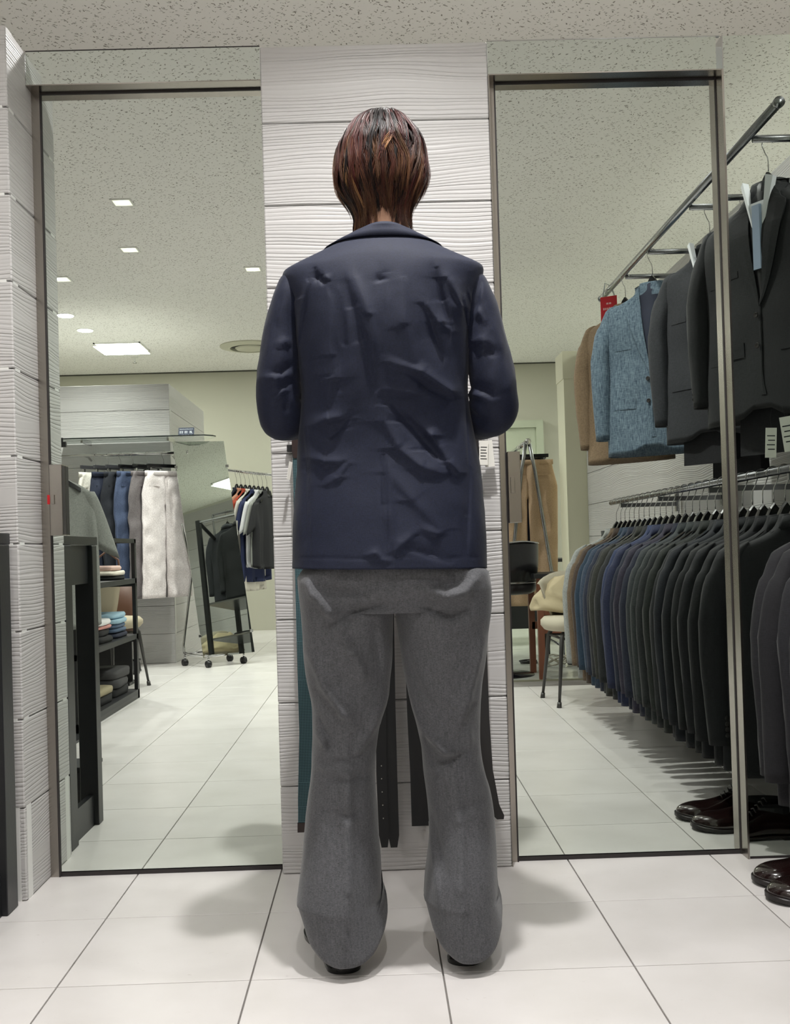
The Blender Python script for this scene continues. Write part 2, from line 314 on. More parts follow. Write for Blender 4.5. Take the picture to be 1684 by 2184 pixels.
# clad partitions: boards 229 mm high
WH = 2.288
JZ = [0.0, .011] + [round(.011 + .229 * k, 3) for k in range(1, 10)] + [WH]
def clad(name, axis, fixed, a0, a1, face, label=None, z1=WH, ends=None):
    """carcass wall with one plank per course on its visible face; axis 'X': runs along x at y = fixed"""
    s_ = 1 if face > 0 else -1; th = .014
    if axis == 'X': w = MB().box(a0, a1, min(fixed - s_ * th, fixed - s_ * .05), max(fixed - s_ * th, fixed - s_ * .05), 0, z1 - .002).obj(name, M_WHITE)
    else: w = MB().box(min(fixed - s_ * th, fixed - s_ * .05), max(fixed - s_ * th, fixed - s_ * .05), a0, a1, 0, z1 - .002).obj(name, M_WHITE)
    struct(w, label)
    zs = [z for z in JZ if z < z1 - .02] + [z1]
    zs = [0.0] + [z for z in zs if z > .1]
    for za, zb in zip(zs, zs[1:]):
        mb = MB()
        e = .0 + random.uniform(-.0006, .0006)
        if axis == 'X': mb.bbox(a0, a1, min(fixed - s_ * th, fixed + e), max(fixed - s_ * th, fixed + e), za + .0012, zb - .0012, .003)
        else: mb.bbox(min(fixed - s_ * th, fixed + e), max(fixed - s_ * th, fixed + e), a0, a1, za + .0012, zb - .0012, .003)
        mb.obj('plank', M_PX if axis == 'X' else M_PY, w)
    return w
clad('wall_centre', 'X', -.05, -.281, .350, -1, 'white grained timber panel between the two mirror doors')
clad('wall_left_return', 'Y', -.929, -.1995, .03, 1, 'short white timber return beside the left mirror door')
clad('wall_left_front', 'X', -.2, -2.6, -.9295, -1, 'white timber wall end left of the left mirror door')
clad('wall_side', 'Y', 1.56, -4.66, .0, -1, 'white timber side wall behind the suit racks')
cl = clad('wall_column_front', 'X', -5.62, -3.9, -1.655, 1, 'broad white timber clad pier behind the trouser rail')
clad('wall_column_side', 'Y', -1.655, -7.35, -5.634, 1, 'receding side of the white timber pier')
struct(MB().box(-3.9, -1.72, -7.35, -7.30, 0, WH - .004).obj('wall_column_back', M_WHITE))
struct(MB().box(1.41, 1.62, -4.95, -4.665, 0, WH - .03).box(1.405, 1.625, -4.955, -4.66, WH - .2, WH).obj('wall_pillar', M_CREAM2), 'cream capped end post of the suit partition')
# mirror doors (plane y = 0), transom mirrors and end mirror (plane y = -.05)
def mirror(name, x0, x1, z0, z1, y, label, group=None):
    o = MB().box(x0, x1, y, y + .006, z0, z1).obj(name, M_MIRROR); return o
def door(idx, x0, x1, ztop, jl, jr, label, handle_x, red):
    """mirror-faced fitting-room door in a brushed steel frame"""
    t = thing('door_%d' % idx, label, 'door', (0, 0, 0)); t['kind'] = 'structure'
    del t['category']
    MB().box(x0 + .001, x1 - .001, 0, .006, .014, ztop - .004).obj('mirror_pane', M_MIRROR, t)
    MB().box(x0, x1, -.002, .008, .0, .011).obj('bottom_gasket', M_GASKET, t)
    MB().box(x0, x1, -.003, .008, ztop - .005, ztop).obj('top_gasket', M_GASKET, t)
    return t
ZT = 2.193
d1 = door(1, -.902, -.276, ZT, 1, 0, 'left full height mirror door with brushed steel frame and lock', 0, 1)
d2 = door(2, .374, 1.001, ZT, 1, 1, 'right full height mirror door with long steel pull handle', 0, 0)
MB().box(-.929, -.905, -.004, .01, 0, ZT).obj('jamb', M_STEEL, d1)
MB().box(-.9055, -.9015, -.006, .01, 0, ZT).obj('jamb_edge', M_GASKET, d1)
MB().box(-.929, -.2815, -.05, .01, ZT, ZT + .003).obj('head_frame', M_STEEL, d1)
MB().box(.3505, .353, -.052, .01, 0, ZT).box(.353, .3705, -.008, .01, 0, ZT).obj('jamb', M_STEEL, d2)
MB().box(.3705, .3745, -.010, .01, 0, ZT).obj('jamb_edge', M_GASKET, d2)
MB().box(1.001, 1.006, -.055, .01, 0, ZT).obj('jamb', M_STEEL, d2); MB().box(.9985, 1.0012, -.004, .01, 0, ZT).obj('jamb_edge', M_GASKET, d2)
MB().box(.3505, 1.006, -.05, .01, ZT, ZT + .003).obj('head_frame', M_STEEL, d2)
# lock plate of the left door
h1 = MB().bbox(-.897, -.862, -.032, 0, .949, 1.146, .001).obj('lock_case', M_STEEL, d1); h1['label'] = 'brushed steel lock case'
MB().box(-.8622, -.8618, -.03, -.002, .952, 1.143).obj('case_painted_shade', M_GASKET, h1)  # thin dark sheet stands in for shade on the case side
MB().box(-.9035, -.8995, -.0325, -.030, 1.036, 1.062).bbox(-.900, -.8965, -.0335, -.026, 1.036, 1.062, .0005).obj('indicator', mat('red_enamel', (190, 20, 30), .35), h1)['label'] = 'small red occupied indicator'
MB().bbox(-.893, -.883, -.036, -.031, 1.036, 1.062, .0008).obj('thumb_turn', M_STEEL, h1)
h2 = MB().bbox(.374, .409, -.034, 0, .948, 1.146, .001).obj('lock_case', M_STEEL, d2)
MB().box(.3735, .3742, -.033, -.001, .95, 1.144).obj('case_painted_shade', M_GASKET, h2); MB().bbox(.380, .392, -.037, -.033, 1.03, 1.075, .0008).obj('thumb_turn', M_STEEL, h2)  # shaded side of this case is a dark sheet too
def tmirror(x0, x1, z0, z1, label):
    o = thing('trim_%d' % tmirror.k, label, 'x'); del o['category']; o['kind'] = 'structure'; tmirror.k += 1
    MB().box(x0, x1, -.05, -.044, z0, z1).obj('mirror_pane', M_MIRROR, o)
    return o
tmirror.k = 2
a = tmirror(-.927, -.2815, ZT + .003, WH, 'mirror transom strip above the left mirror door'); MB().box(-.927, -.2815, -.0505, -.04, WH - .001, WH + .002).obj('edge_strip', M_GASKET, a)
a = tmirror(.3505, .9885, ZT + .003, WH, 'mirror transom strip above the right mirror door'); MB().box(.3505, 1.0, -.0505, -.04, WH - .001, WH + .002).obj('edge_strip', M_CHROME, a)
a = tmirror(1.007, 1.56, .006, WH, 'fixed end mirror right of the right mirror door'); MB().box(1.0045, 1.0072, -.054, .0, 0, WH).obj('edge_strip', M_CHROME, a); MB().box(1.0072, 1.56, -.052, -.04, 0, .006).obj('bottom_gasket', M_GASKET, a)
struct(MB().box(-.97, 1.6, .011, .05, 0, WH - .002).obj('wall_mirror_backing', M_WHITE), 'partition carrying the mirrors')

# far wall door seen in the right mirror
dr = thing('door_3', 'pale green panelled door in the far wall behind the khaki trousers', 'x'); del dr['category']; dr['kind'] = 'structure'
dr.location = (1.35, YF, 0)
MB().box(-.5, .5, 0, .03, 0, 2.2).obj('door_leaf', M_DOORG, dr)
MB().box(-.42, .42, .03, .036, .95, 2.1).obj('panel', M_DOORG, dr); MB().box(-.42, .42, .03, .036, .1, .88).obj('panel', M_DOORG, dr)
MB().box(-.58, -.5, 0, .06, 0, 2.28).box(.5, .58, 0, .06, 0, 2.28).box(-.5, .5, 0, .06, 2.2, 2.28).obj('frame', M_DOORG, dr)
MB().box(.43, .48, .03, .05, .86, 1.16).obj('handle', mat('dull_green_metal', (140, 146, 126), .4, .5), dr)

# ------------------------------------------------------------------ ceiling fittings
def down_square(x, y, s, label, g='square downlights'):
    t = thing('square_downlight', label, 'light', (x, y, HC), .0, g); r = s / 2 + .012
    mb = MB(); mb.box(-r, r, -r, -r + .012, -.006, 0).box(-r, r, r - .012, r, -.006, 0).box(-r, -r + .012, -r + .012, r - .012, -.006, 0).box(r - .012, r, -r + .012, r - .012, -.006, 0)
    mb.obj('trim_ring', M_LAMPW, t)
    MB().box(-s / 2, s / 2, -s / 2, s / 2, -.004, -.001).obj('reflector', mat('glowing_reflector', (250, 246, 232), .4, emit=.9), t)  # emission stands in for lamp light falling on the reflector
    MB().lathe([(0, -.009), (s * .26, -.009), (s * .3, -.004)], 14, (s * .05, s * .05, 0)).obj('lamp', M_LAMP, t)
    return t
DL = ['square downlight nearest the mirror on the left half of the ceiling', 'second square downlight from the mirror, above the first', 'square downlight close to the centre panel edge in the left mirror',
      'square downlight half cut off by the left edge of the left mirror', 'square downlight straight above the standing man', 'added unseen fill downlight above the black console', 'added unseen fill downlight above the brown shoes',
      'added unseen fill downlight above the middle of the floor behind the photographer', 'added unseen fill downlight in the middle row farther back', 'farthest added unseen fill downlight of the middle row', 'added unseen fill downlight beyond the suit partition']
for (x, y, p, s), lb in zip(DOWN, DL): down_square(x, y, s, lb)
for (x, y, p), lb in zip(CUBICLE_FILL, ('left added unseen fill lamp behind the mirror wall', 'right added unseen fill lamp behind the mirror wall', 'added unseen fill lamp beyond the end mirror, behind the wall line', 'added unseen fill lamp behind the timber wall end on the left')): down_square(x, y, .1, lb, 'added cubicle fill lamps')
for k, (x, y, p) in enumerate(ROUND):
    t = thing('round_downlight', ('nearer', 'farther')[k] + ' of the two round downlights at the left of the left mirror', 'light', (x, y, HC), 0, 'round downlights')
    MB().lathe([(.0, -.005), (.078, -.005), (.082, 0)], 24).obj('trim_ring', M_LAMPW, t); MB().lathe([(0, -.009), (.066, -.009), (.068, -.005)], 24).obj('lamp', M_LAMP, t)
PLB = ['large square ceiling panel light with six bright cells', 'added unseen fill panel light behind the man near the far wall', 'added unseen fill panel light far beyond the partition on the right', 'square ceiling panel light just behind the suit partition']
for (x, y, s, p), lb in zip(PANEL, PLB):
    t = thing('panel_light', lb, 'light', (x, y, HC)); r = s / 2
    MB().box(-r, r, -r, -r + .015, -.012, 0).box(-r, r, r - .015, r, -.012, 0).box(-r, -r + .015, -r, r, -.012, 0).box(r - .015, r, -r, r, -.012, 0).obj('frame', M_LAMPW, t)
    g = r - .015
    for a in range(3):
        for b in range(2): MB().box(-g + a * 2 * g / 3 + .006, -g + (a + 1) * 2 * g / 3 - .006, -g + b * g + .006, -g + (b + 1) * g - .006, -.008, -.002).obj('diffuser', M_LAMP, t)
t = thing('ceiling_diffuser', 'round white air diffuser set in the ceiling beside the man’s left elbow'.replace('’', ''), 'air vent', (-1.19, -7.45, HC)); t['label'] = 'round white ceiling air diffuser near the far wall'
MB().lathe([(.30, 0), (.30, -.012), (.22, -.03), (.20, -.028), (.2, 0)], 32).obj('outer_ring', mat('vent_paint', (196, 194, 176), .6), t)
MB().lathe([(0, -.03), (.135, -.035), (.15, -.022), (.12, -.01), (0, -.01)], 32).obj('centre_disc', MATS['vent_paint'], t); MB().lathe([(0, -.004), (.2, -.004), (.2, -.001)], 32).obj('duct', M_BLACKM, t)
t = thing('sprinkler', 'small ceiling sprinkler head beside the large panel light', 'sprinkler', (-2.44, -7.9, HC)); MB().lathe([(.035, 0), (.035, -.008), (.012, -.012), (.012, -.04)], 12).obj('escutcheon', M_LAMPW, t); MB().lathe([(.004, -.04), (.004, -.055), (.022, -.055), (.022, -.058)], 10).obj('deflector', M_RAIL, t)
# ------------------------------------------------------------------ the man (body centre at y = PY, facing the mirror)
PY = -.65
def X(px, py, y=PY): return at_y(px, py, y)[0]
def Z(px, py, y=PY): return at_y(px, py, y)[1]
def rows_to_tab(rows, y=PY):
    return [(Z((l + r) / 2, py, y), X(l, py, y), X(r, py, y)) for py, l, r in rows]
def smooth_tab(tab, z):
    """monotone-ish cubic through (z, a, b) rows"""
    tab = sorted(tab); zs = [t[0] for t in tab]
    if z <= zs[0]: return tab[0][1:]
    if z >= zs[-1]: return tab[-1][1:]
    i = max(k for k in range(len(zs) - 1) if zs[k] <= z); out = []
    for c in range(1, len(tab[0])):
        def m(k):
            if k <= 0 or k >= len(zs) - 1: return 0 if len(zs) < 3 else (tab[min(k + 1, len(zs) - 1)][c] - tab[max(k - 1, 0)][c]) / (zs[min(k + 1, len(zs) - 1)] - zs[max(k - 1, 0)])
            return (tab[k + 1][c] - tab[k - 1][c]) / (zs[k + 1] - zs[k - 1])
        h = zs[i + 1] - zs[i]; t = (z - zs[i]) / h; p0, p1 = tab[i][c], tab[i + 1][c]
        out.append((2 * t**3 - 3 * t**2 + 1) * p0 + (t**3 - 2 * t**2 + t) * h * m(i) + (-2 * t**3 + 3 * t**2) * p1 + (t**3 - t**2) * h * m(i + 1))
    return out
def seg_d(px, pz, a, b):
    """distance from (px, pz) to the polyline a-b and the position along it"""
    ax, az = a; bx, bz = b; dx, dz = bx - ax, bz - az; L2 = dx * dx + dz * dz + 1e-12
    t = max(0, min(1, ((px - ax) * dx + (pz - az) * dz) / L2)); qx, qz = ax + t * dx, az + t * dz
    return math.hypot(px - qx, pz - qz), t, ((px - ax) * dz - (pz - az) * dx)
class Folds:
    """fold ridges given as strokes: (points in picture pixels, width mm, height mm); + ridge, - valley"""
    def __init__(s, strokes, y, amp=1.35):
        s.amp = amp
        s.segs = []
        for pts, w, h in strokes:
            P = [at_y(a, b, y) for a, b in pts]; n = len(P) - 1
            for i in range(n): s.segs.append((P[i], P[i + 1], w / 1000, h * s.amp / 1000, i / n, (i + 1) / n))
            s.n = n
        s.lims = [(min(a[0], b[0]) - 5 * w, max(a[0], b[0]) + 5 * w, min(a[1], b[1]) - 5 * w, max(a[1], b[1]) + 5 * w) for a, b, w, h, u, v in s.segs]
    def __call__(s, x, z):
        tot = 0
        for (a, b, w, h, u, v), l in zip(s.segs, s.lims):
            if not (l[0] < x < l[1] and l[2] < z < l[3]): continue
            d, t, side = seg_d(x, z, a, b)
            g = u + (v - u) * t; env = math.sin(PI * min(1, max(0, .12 + .76 * g))) ** .8
            up = (z > a[1] + (b[1] - a[1]) * t) if abs(b[0] - a[0]) > abs(b[1] - a[1]) * .35 else (x < a[0] + (b[0] - a[0]) * t)
            we = w * (1.75 if up else .62)
            e = h * env / (1 + (d / we) ** 2 * 1.6) * math.exp(-(d / (we * 2.2)) ** 2)
            if abs(e) > abs(tot) or e * tot < 0: tot = tot + e if e * tot < 0 else e
            else: tot += .25 * e
        return tot
man = thing('person', 'man seen from behind in navy blazer and grey flared trousers facing the timber panel', 'person', (0, 0, 0))
M_SKIN = mat('skin', (196, 150, 124), .5, bump=.15, bscale=300)
def vnoise(x, y, z): 
    from mathutils import noise
    return noise.noise(Vector((x, y, z)))

# --- trousers
M_TR = weave('grey_worsted', (56, 57, 60), (92, 92, 96), 1500, 1500, .8, .2, melange=.5)
LEG_L = rows_to_tab([(1215, 636, 842), (1260, 640, 842), (1300, 643, 838), (1350, 646, 836), (1400, 650, 835), (1450, 658, 830), (1499, 667, 824), (1548, 667, 810), (1600, 665, 803), (1647, 662, 801), (1697, 655, 803),
                     (1730, 651, 806), (1779, 647, 809), (1822, 643, 813), (1870, 638, 813), (1905, 634, 811)])
LEG_R = rows_to_tab([(1215, 832, 1036), (1260, 832, 1040), (1300, 842, 1041), (1350, 850, 1038), (1400, 858, 1034), (1466, 870, 1026), (1500, 877, 1023), (1532, 885, 1022), (1580, 895, 1023), (1631, 901, 1029), (1680, 908, 1042),
                     (1720, 912, 1049), (1763, 914, 1053), (1820, 911, 1057), (1860, 906, 1058), (1905, 902, 1059)])
DEPTH = [(.02, .125, -.02), (.15, .118, -.01), (.30, .092, 0), (.45, .082, -.005), (.55, .088, -.01), (.7, .100, -.02), (.8, .105, -.025), (.86, .10, -.025)]
FL = Folds([([(652, 1225), (668, 1270), (700, 1310), (712, 1322)], 9, 9), ([(668, 1235), (700, 1262), (760, 1268), (800, 1245)], 12, -6), ([(712, 1322), (735, 1365), (770, 1420), (778, 1450)], 8, 7),
            ([(700, 1340), (760, 1305), (830, 1290)], 7, -7), ([(655, 1400), (690, 1470), (735, 1530), (750, 1560)], 12, 10), ([(680, 1540), (700, 1590), (705, 1610)], 9, -6), ([(832, 1480), (800, 1560), (760, 1615)], 9, 8),
            ([(672, 1575), (690, 1590), (695, 1605)], 8, 7), ([(682, 1634), (730, 1630), (770, 1618)], 5, -4), ([(685, 1668), (740, 1672), (780, 1672)], 6, -4), ([(690, 1650), (740, 1650), (790, 1645)], 8, 3),
            ([(740, 1560), (745, 1700), (746, 1900), (735, 2040)], 9, 6), ([(800, 1330), (808, 1390), (812, 1450)], 9, -5), ([(725, 1330), (750, 1380), (800, 1440)], 10, -3),
            ([(690, 1280), (720, 1500)], 25, -3), ([(700, 1740), (740, 1750), (770, 1742)], 7, -3)], -.76, 2.0)
FR = Folds([([(1020, 1225), (990, 1265), (950, 1275), (920, 1262)], 12, 9), ([(900, 1235), (950, 1250), (1000, 1232)], 12, -5), ([(900, 1295), (960, 1320), (1000, 1300)], 7, -7), ([(1035, 1370), (1020, 1430), (1000, 1500), (985, 1540)], 10, 9),
            ([(960, 1505), (985, 1515), (980, 1560)], 9, 6), ([(880, 1500), (905, 1570), (950, 1610), (975, 1612)], 9, 9), ([(1000, 1560), (1010, 1590)], 9, 5), ([(912, 1640), (960, 1630), (1000, 1612)], 6, -4),
            ([(925, 1650), (945, 1665)], 6, 4), ([(968, 1660), (985, 1760), (985, 1900), (985, 2030)], 12, 5), ([(930, 1760), (940, 1820), (955, 1870)], 8, -5), ([(912, 1750), (925, 1850), (938, 1930)], 9, 6),
            ([(870, 1400), (900, 1480), (940, 1540)], 10, -4), ([(980, 1735), (1010, 1728), (1030, 1720)], 7, -3)], -.76, 2.0)
def leg(tab, folds, xin_side, backpt, mb):
    n = 64; rings = []; zt = .86
    zs = list(np.linspace(.86, .135, 120)) + [None] * 12
    zbot_mid = .115
    for k, z in enumerate(zs):
        if z is None:
            q = (k - 119) / 12; l, r = smooth_tab(tab, .14); zc = .14 + (zbot_mid - .14) * q; tilt = .085 * q
            cx = (l + r) / 2 + backpt[0] * q; a = (r - l) / 2 * (1 - .02 * q * q)
        else:
            l, r = smooth_tab(tab, z); zc = z; tilt = 0
            if z > .83:
                sh_ = min(1, (z - .83) / .03) * .022
                if xin_side > 0: l += sh_
                else: r -= sh_
            cx = (l + r) / 2; a = (r - l) / 2
            tilt = 0
        b, yo = smooth_tab([(d[0], d[1], d[2]) for d in DEPTH], zc)
        p = 2.2 + (1.1 * max(0, min(1, (zc - .70) / .1))) * max(0, min(1, (.86 - zc) / .04))
        ring = []
        for j in range(n):
            t = 2 * PI * j / n; c, s_ = math.cos(t), math.sin(t)
            x = cx + a * math.copysign(abs(c) ** (2 / p), c); y = PY + yo + b * math.copysign(abs(s_) ** (2 / p), s_)
            zz = zc + tilt * s_
            if s_ < .25:
                h = folds(x, zz) * min(1, (.25 - s_) * 2.2) * max(0, min(1, (.848 - zz) / .03)) * 1.3; y -= h
            wv = vnoise(x * 14, y * 14, zz * 6) * .0035 + vnoise(x * 40, y * 40, zz * 16) * .0012
            x += wv * c; y += wv * s_
            ring.append((x, y, zz))
        rings.append(ring)
    # turned-in hem
    last = rings[-1]; cxm = sum(p_[0] for p_ in last) / n; cym = sum(p_[1] for p_ in last) / n
    rings.append([(cxm + (p_[0] - cxm) * .95, cym + (p_[1] - cym) * .95, p_[2] + .001) for p_ in last]); rings.append([(cxm + (p_[0] - cxm) * .9, cym + (p_[1] - cym) * .9, p_[2] + .05) for p_ in last])
    mb.loft(rings, cap=False)
mb = MB(); leg(LEG_L, FL, 1, (.015, 0), mb); leg(LEG_R, FR, -1, (.01, 0), mb)
# seat panel that carries over the fork
rings = []
xl0, xr0 = X(640, 1250), X(1038, 1250)
for z in np.linspace(.90, .752, 40):
    q = max(0, (.80 - z) / .048); cx = (xl0 + xr0) / 2
    a = (xr0 - xl0) / 2 * (1.0 - .42 * q * q) - .002 - .022 * min(1, max(0, (z - .825) / .03)); b = .108 - .012 * q; ring = []; pq = 2.7 - .6 * max(0, min(1, (z - .82) / .03))
    for j in range(120):
        t = 2 * PI * j / 120; c, s_ = math.cos(t), math.sin(t)
        x = cx + a * math.copysign(abs(c) ** (2 / pq), c); y = PY - .03 + b * math.copysign(abs(s_) ** (2 / pq), s_)
        zz = z
        if s_ < .2: y -= (FL(x, zz) + FR(x, zz)) * min(1, (.2 - s_) * 2.2) * max(0, min(1, (.848 - zz) / .03)) * 1.2 + .004
        ring.append((x, y, zz + .0 * c))
    rings.append(ring)
mb.loft(rings, cap=True)
tr = mb.obj('trousers', M_TR, man, True); tr['label'] = 'mid grey flared trousers breaking over the shoes'

# --- blazer
M_JK = weave('navy_cloth', (14, 19, 36), (24, 30, 53), 1100, 1300, .72, .06, bump=.25)
M_JK.node_tree.nodes['Principled BSDF'].inputs['Specular IOR Level'].default_value = .3
TORSO = rows_to_tab([(1216, 626, 1035), (1150, 627, 1034), (1100, 628, 1031), (1050, 630, 1027), (1000, 633, 1021), (950, 637, 1012), (900, 641, 1003), (850, 642, 998), (800, 639, 998), (750, 634, 1000), (700, 628, 1003),
                     (650, 618, 1010), (620, 608, 1020), (600, 603, 1027), (585, 606, 1027), (578, 616, 1017), (565, 642, 990), (550, 672, 960), (535, 700, 933), (522, 722, 910), (512, 738, 895), (502, 752, 884), (492, 762, 874)])
TDEP = [(.84, .142, -.022), (.95, .134, -.017), (1.1, .122, -.01), (1.25, .128, -.015), (1.38, .128, -.02), (1.45, .112, -.025), (1.5, .098, -.022), (1.53, .086, -.014), (1.55, .072, -.01), (1.58, .06, -.005)]
def vent_step(x, z):
    o_ = 0
    if z < ZV0:
        xl = XV0 + (XV1 - XV0) * (ZV0 - z) / (ZV0 - ZV1); o_ += .0034 / (1 + math.exp(-(x - xl) / .0009)) * math.exp(-max(0, x - xl) / .035) * min(1, (ZV0 - z) / .02)
    xs_ = X(813, 750, -.775) + (XV0 - X(813, 750, -.775)) * max(-1, min(1, (Z(813, 750, -.775) - z) / .2)); o_ += .0012 / (1 + math.exp(-(x - xs_) / .001)) * math.exp(-max(0, x - xs_) / .02)
    return o_
XV0, ZV0 = at_y(819, 972, -.775); XV1, ZV1 = at_y(833, 1205, -.785)
FJ = Folds([([(640, 1192), (740, 1192), (828, 1190)], 2, -1.4), ([(838, 1187), (940, 1187), (1028, 1184)], 2, -1.4), ([(652, 900), (658, 1050), (661, 1205)], 2.5, -2), ([(1000, 860), (1004, 1000), (998, 1200)], 2.5, -2),([(672, 572), (678, 590), (688, 604)], 6, -9), ([(690, 585), (697, 600)], 6, 6), ([(655, 600), (640, 660), (632, 720)], 7, 6), ([(615, 612), (622, 628), (616, 640)], 6, -6),
            ([(740, 610), (755, 660), (775, 730), (800, 830)], 13, -8), ([(760, 600), (790, 680), (800, 760)], 18, 7), ([(700, 640), (705, 760), (700, 850)], 22, 5), ([(730, 640), (735, 740), (720, 830)], 14, -5),
            ([(818, 585), (812, 600), (806, 605)], 5, -6), ([(811, 560), (812, 700), (815, 850), (818, 960)], 2.6, -2.4), ([(818, 970), (822, 1080), (832, 1200)], 3.2, -6), ([(827, 975), (833, 1100), (842, 1205)], 7, 3),
            ([(930, 575), (945, 640), (960, 700)], 12, -9), ([(955, 590), (985, 650), (990, 670)], 12, 9), ([(905, 650), (935, 690), (965, 705)], 10, 6), ([(910, 660), (930, 720), (945, 760)], 12, -6),
            ([(990, 640), (1002, 680), (1004, 720)], 7, -8), ([(1000, 610), (1012, 638)], 5, 5), ([(860, 610), (865, 700), (890, 800)], 20, 5),
            ([(835, 780), (900, 800), (960, 835), (972, 842)], 11, 9), ([(870, 800), (910, 830), (960, 850)], 8, -7), ([(815, 850), (860, 852), (905, 850)], 7, -5), ([(822, 835), (870, 840), (915, 838)], 6, 5),
            ([(835, 865), (870, 900), (920, 960), (945, 985)], 16, -9), ([(872, 885), (920, 930), (960, 990), (980, 1010)], 9, 8), ([(820, 900), (850, 960), (900, 1000), (945, 1010)], 14, 8), ([(830, 1010), (880, 1070), (940, 1130)], 16, 4),
            ([(665, 905), (700, 895), (730, 892)], 11, 9), ([(700, 935), (725, 915), (745, 890)], 8, -6), ([(660, 975), (690, 985), (725, 985)], 10, 7), ([(690, 1035), (720, 1020), (740, 990)], 8, 4),
            ([(690, 800), (695, 810), (680, 815)], 14, 5), ([(640, 900), (650, 1000), (655, 1150)], 9, -4), ([(1005, 1000), (1000, 1100), (995, 1180)], 9, -4),
            ([(785, 1185), (800, 1180), (815, 1195), (828, 1198)], 5, 5), ([(835, 1180), (860, 1160), (880, 1140)], 9, 5), ([(900, 1130), (930, 1140), (950, 1130)], 9, 4), ([(860, 1170), (900, 1180), (960, 1195)], 8, -3)], -.775)
def torso_pt(t, z, off=0):
    l, r = smooth_tab(TORSO, z); b, yo = smooth_tab(TDEP, z); cx, a = (l + r) / 2, (r - l) / 2 + off; b += off
    p = 2.35; c, s_ = math.cos(t), math.sin(t)
    x = cx + a * math.copysign(abs(c) ** (2 / p), c); y = PY + yo + b * math.copysign(abs(s_) ** (2 / p), s_)
    if s_ > .2 and z < 1.42: y += .015 * (s_ - .2)
    return x, y
mb = MB(); rings = []; n = 300
zz = list(np.linspace(.846, 1.44, 170)) + list(np.linspace(1.4425, 1.553, 60))
for z in zz:
    ring = []
    for j in range(n):
        t = 2 * PI * (j + .5) / n; x, y = torso_pt(t, z); s_ = math.sin(t)
        if s_ < .1: y -= (FJ(x, z) + vent_step(x, z)) * min(1, (.1 - s_) * 2.5) * min(1, max(.0, (1.52 - z) / .08))
        wv = vnoise(x * 11, y * 11, z * 9) * .0028 + vnoise(x * 30, y * 30, z * 24) * .0010
        if z > 1.44: wv *= max(0, (1.55 - z) / .11)
        x += wv * math.cos(t); y += wv * s_
        # slight front curve and back hem waver
        dz = (-.006 * math.cos(t) - .002) if z < .9 else 0
        ring.append((x, y, z + dz * max(0, (.9 - z) / .055)))
    rings.append(ring)
bot = rings[0]; mb.loft([[(p_[0] * .96 + .001, PY - .02 + (p_[1] - PY + .02) * .94, p_[2] + .06) for p_ in bot], [(p_[0] * .985, PY - .02 + (p_[1] - PY + .02) * .975, p_[2] + .001) for p_ in bot]] + rings, cap=False)
jk = mb.obj('blazer', M_JK, man, True); jk['label'] = 'navy single vent blazer with creased back'
# seams and hem stitching lines (fine raised piping)
# collar: stand and fall round the neck
def collar_path(zc, zs, off, n=72):
    out = []
    for j in range(n + 1):
        t = PI * (.06 - 1.12 * j / n); s_ = math.sin(t); c = math.cos(t)
        k = max(0, -s_); z = zs + (zc - zs) * k ** 1.3
        out.append((t, z, off))
    return out
ncx = (X(750, 500) + X(885, 500)) / 2
mb = MB()
NB = 96; prof = []
for j in range(NB + 1):
    t = PI * (.36 - 1.72 * j / NB); c, s_ = math.cos(t), math.sin(t); k = max(0, -s_); fr = max(0, s_)
    def P(rx, ry, z): return (ncx + rx * c, PY - .014 + ry * s_, z)
    def Q(z, off): x_, y_ = torso_pt(t, z, off); return (x_, y_, z)
    ztop = 1.552 + .027 * k ** .7 - .10 * fr; zbot = 1.537 + .011 * k - .13 * fr ** 1.2; zm = (ztop + zbot) / 2
    m_ = Q(zm, .008); tp = P(.0600 + .03 * fr, .0665, ztop)
    prof.append([P(.055, .060, ztop - .02), P(.057, .0635, ztop - .002), tp, tuple((a_ + b_) / 2 + (.0015 if n_ == 2 else 0) for n_, (a_, b_) in enumerate(zip(m_, tp))), m_, Q(zbot, .008), Q(zbot - .001, .0045), Q(zbot + .006, -.001)])
mb.loft([list(q) for q in prof], cap=True)
cb_ = mb.obj('collar', M_JK, jk, True)
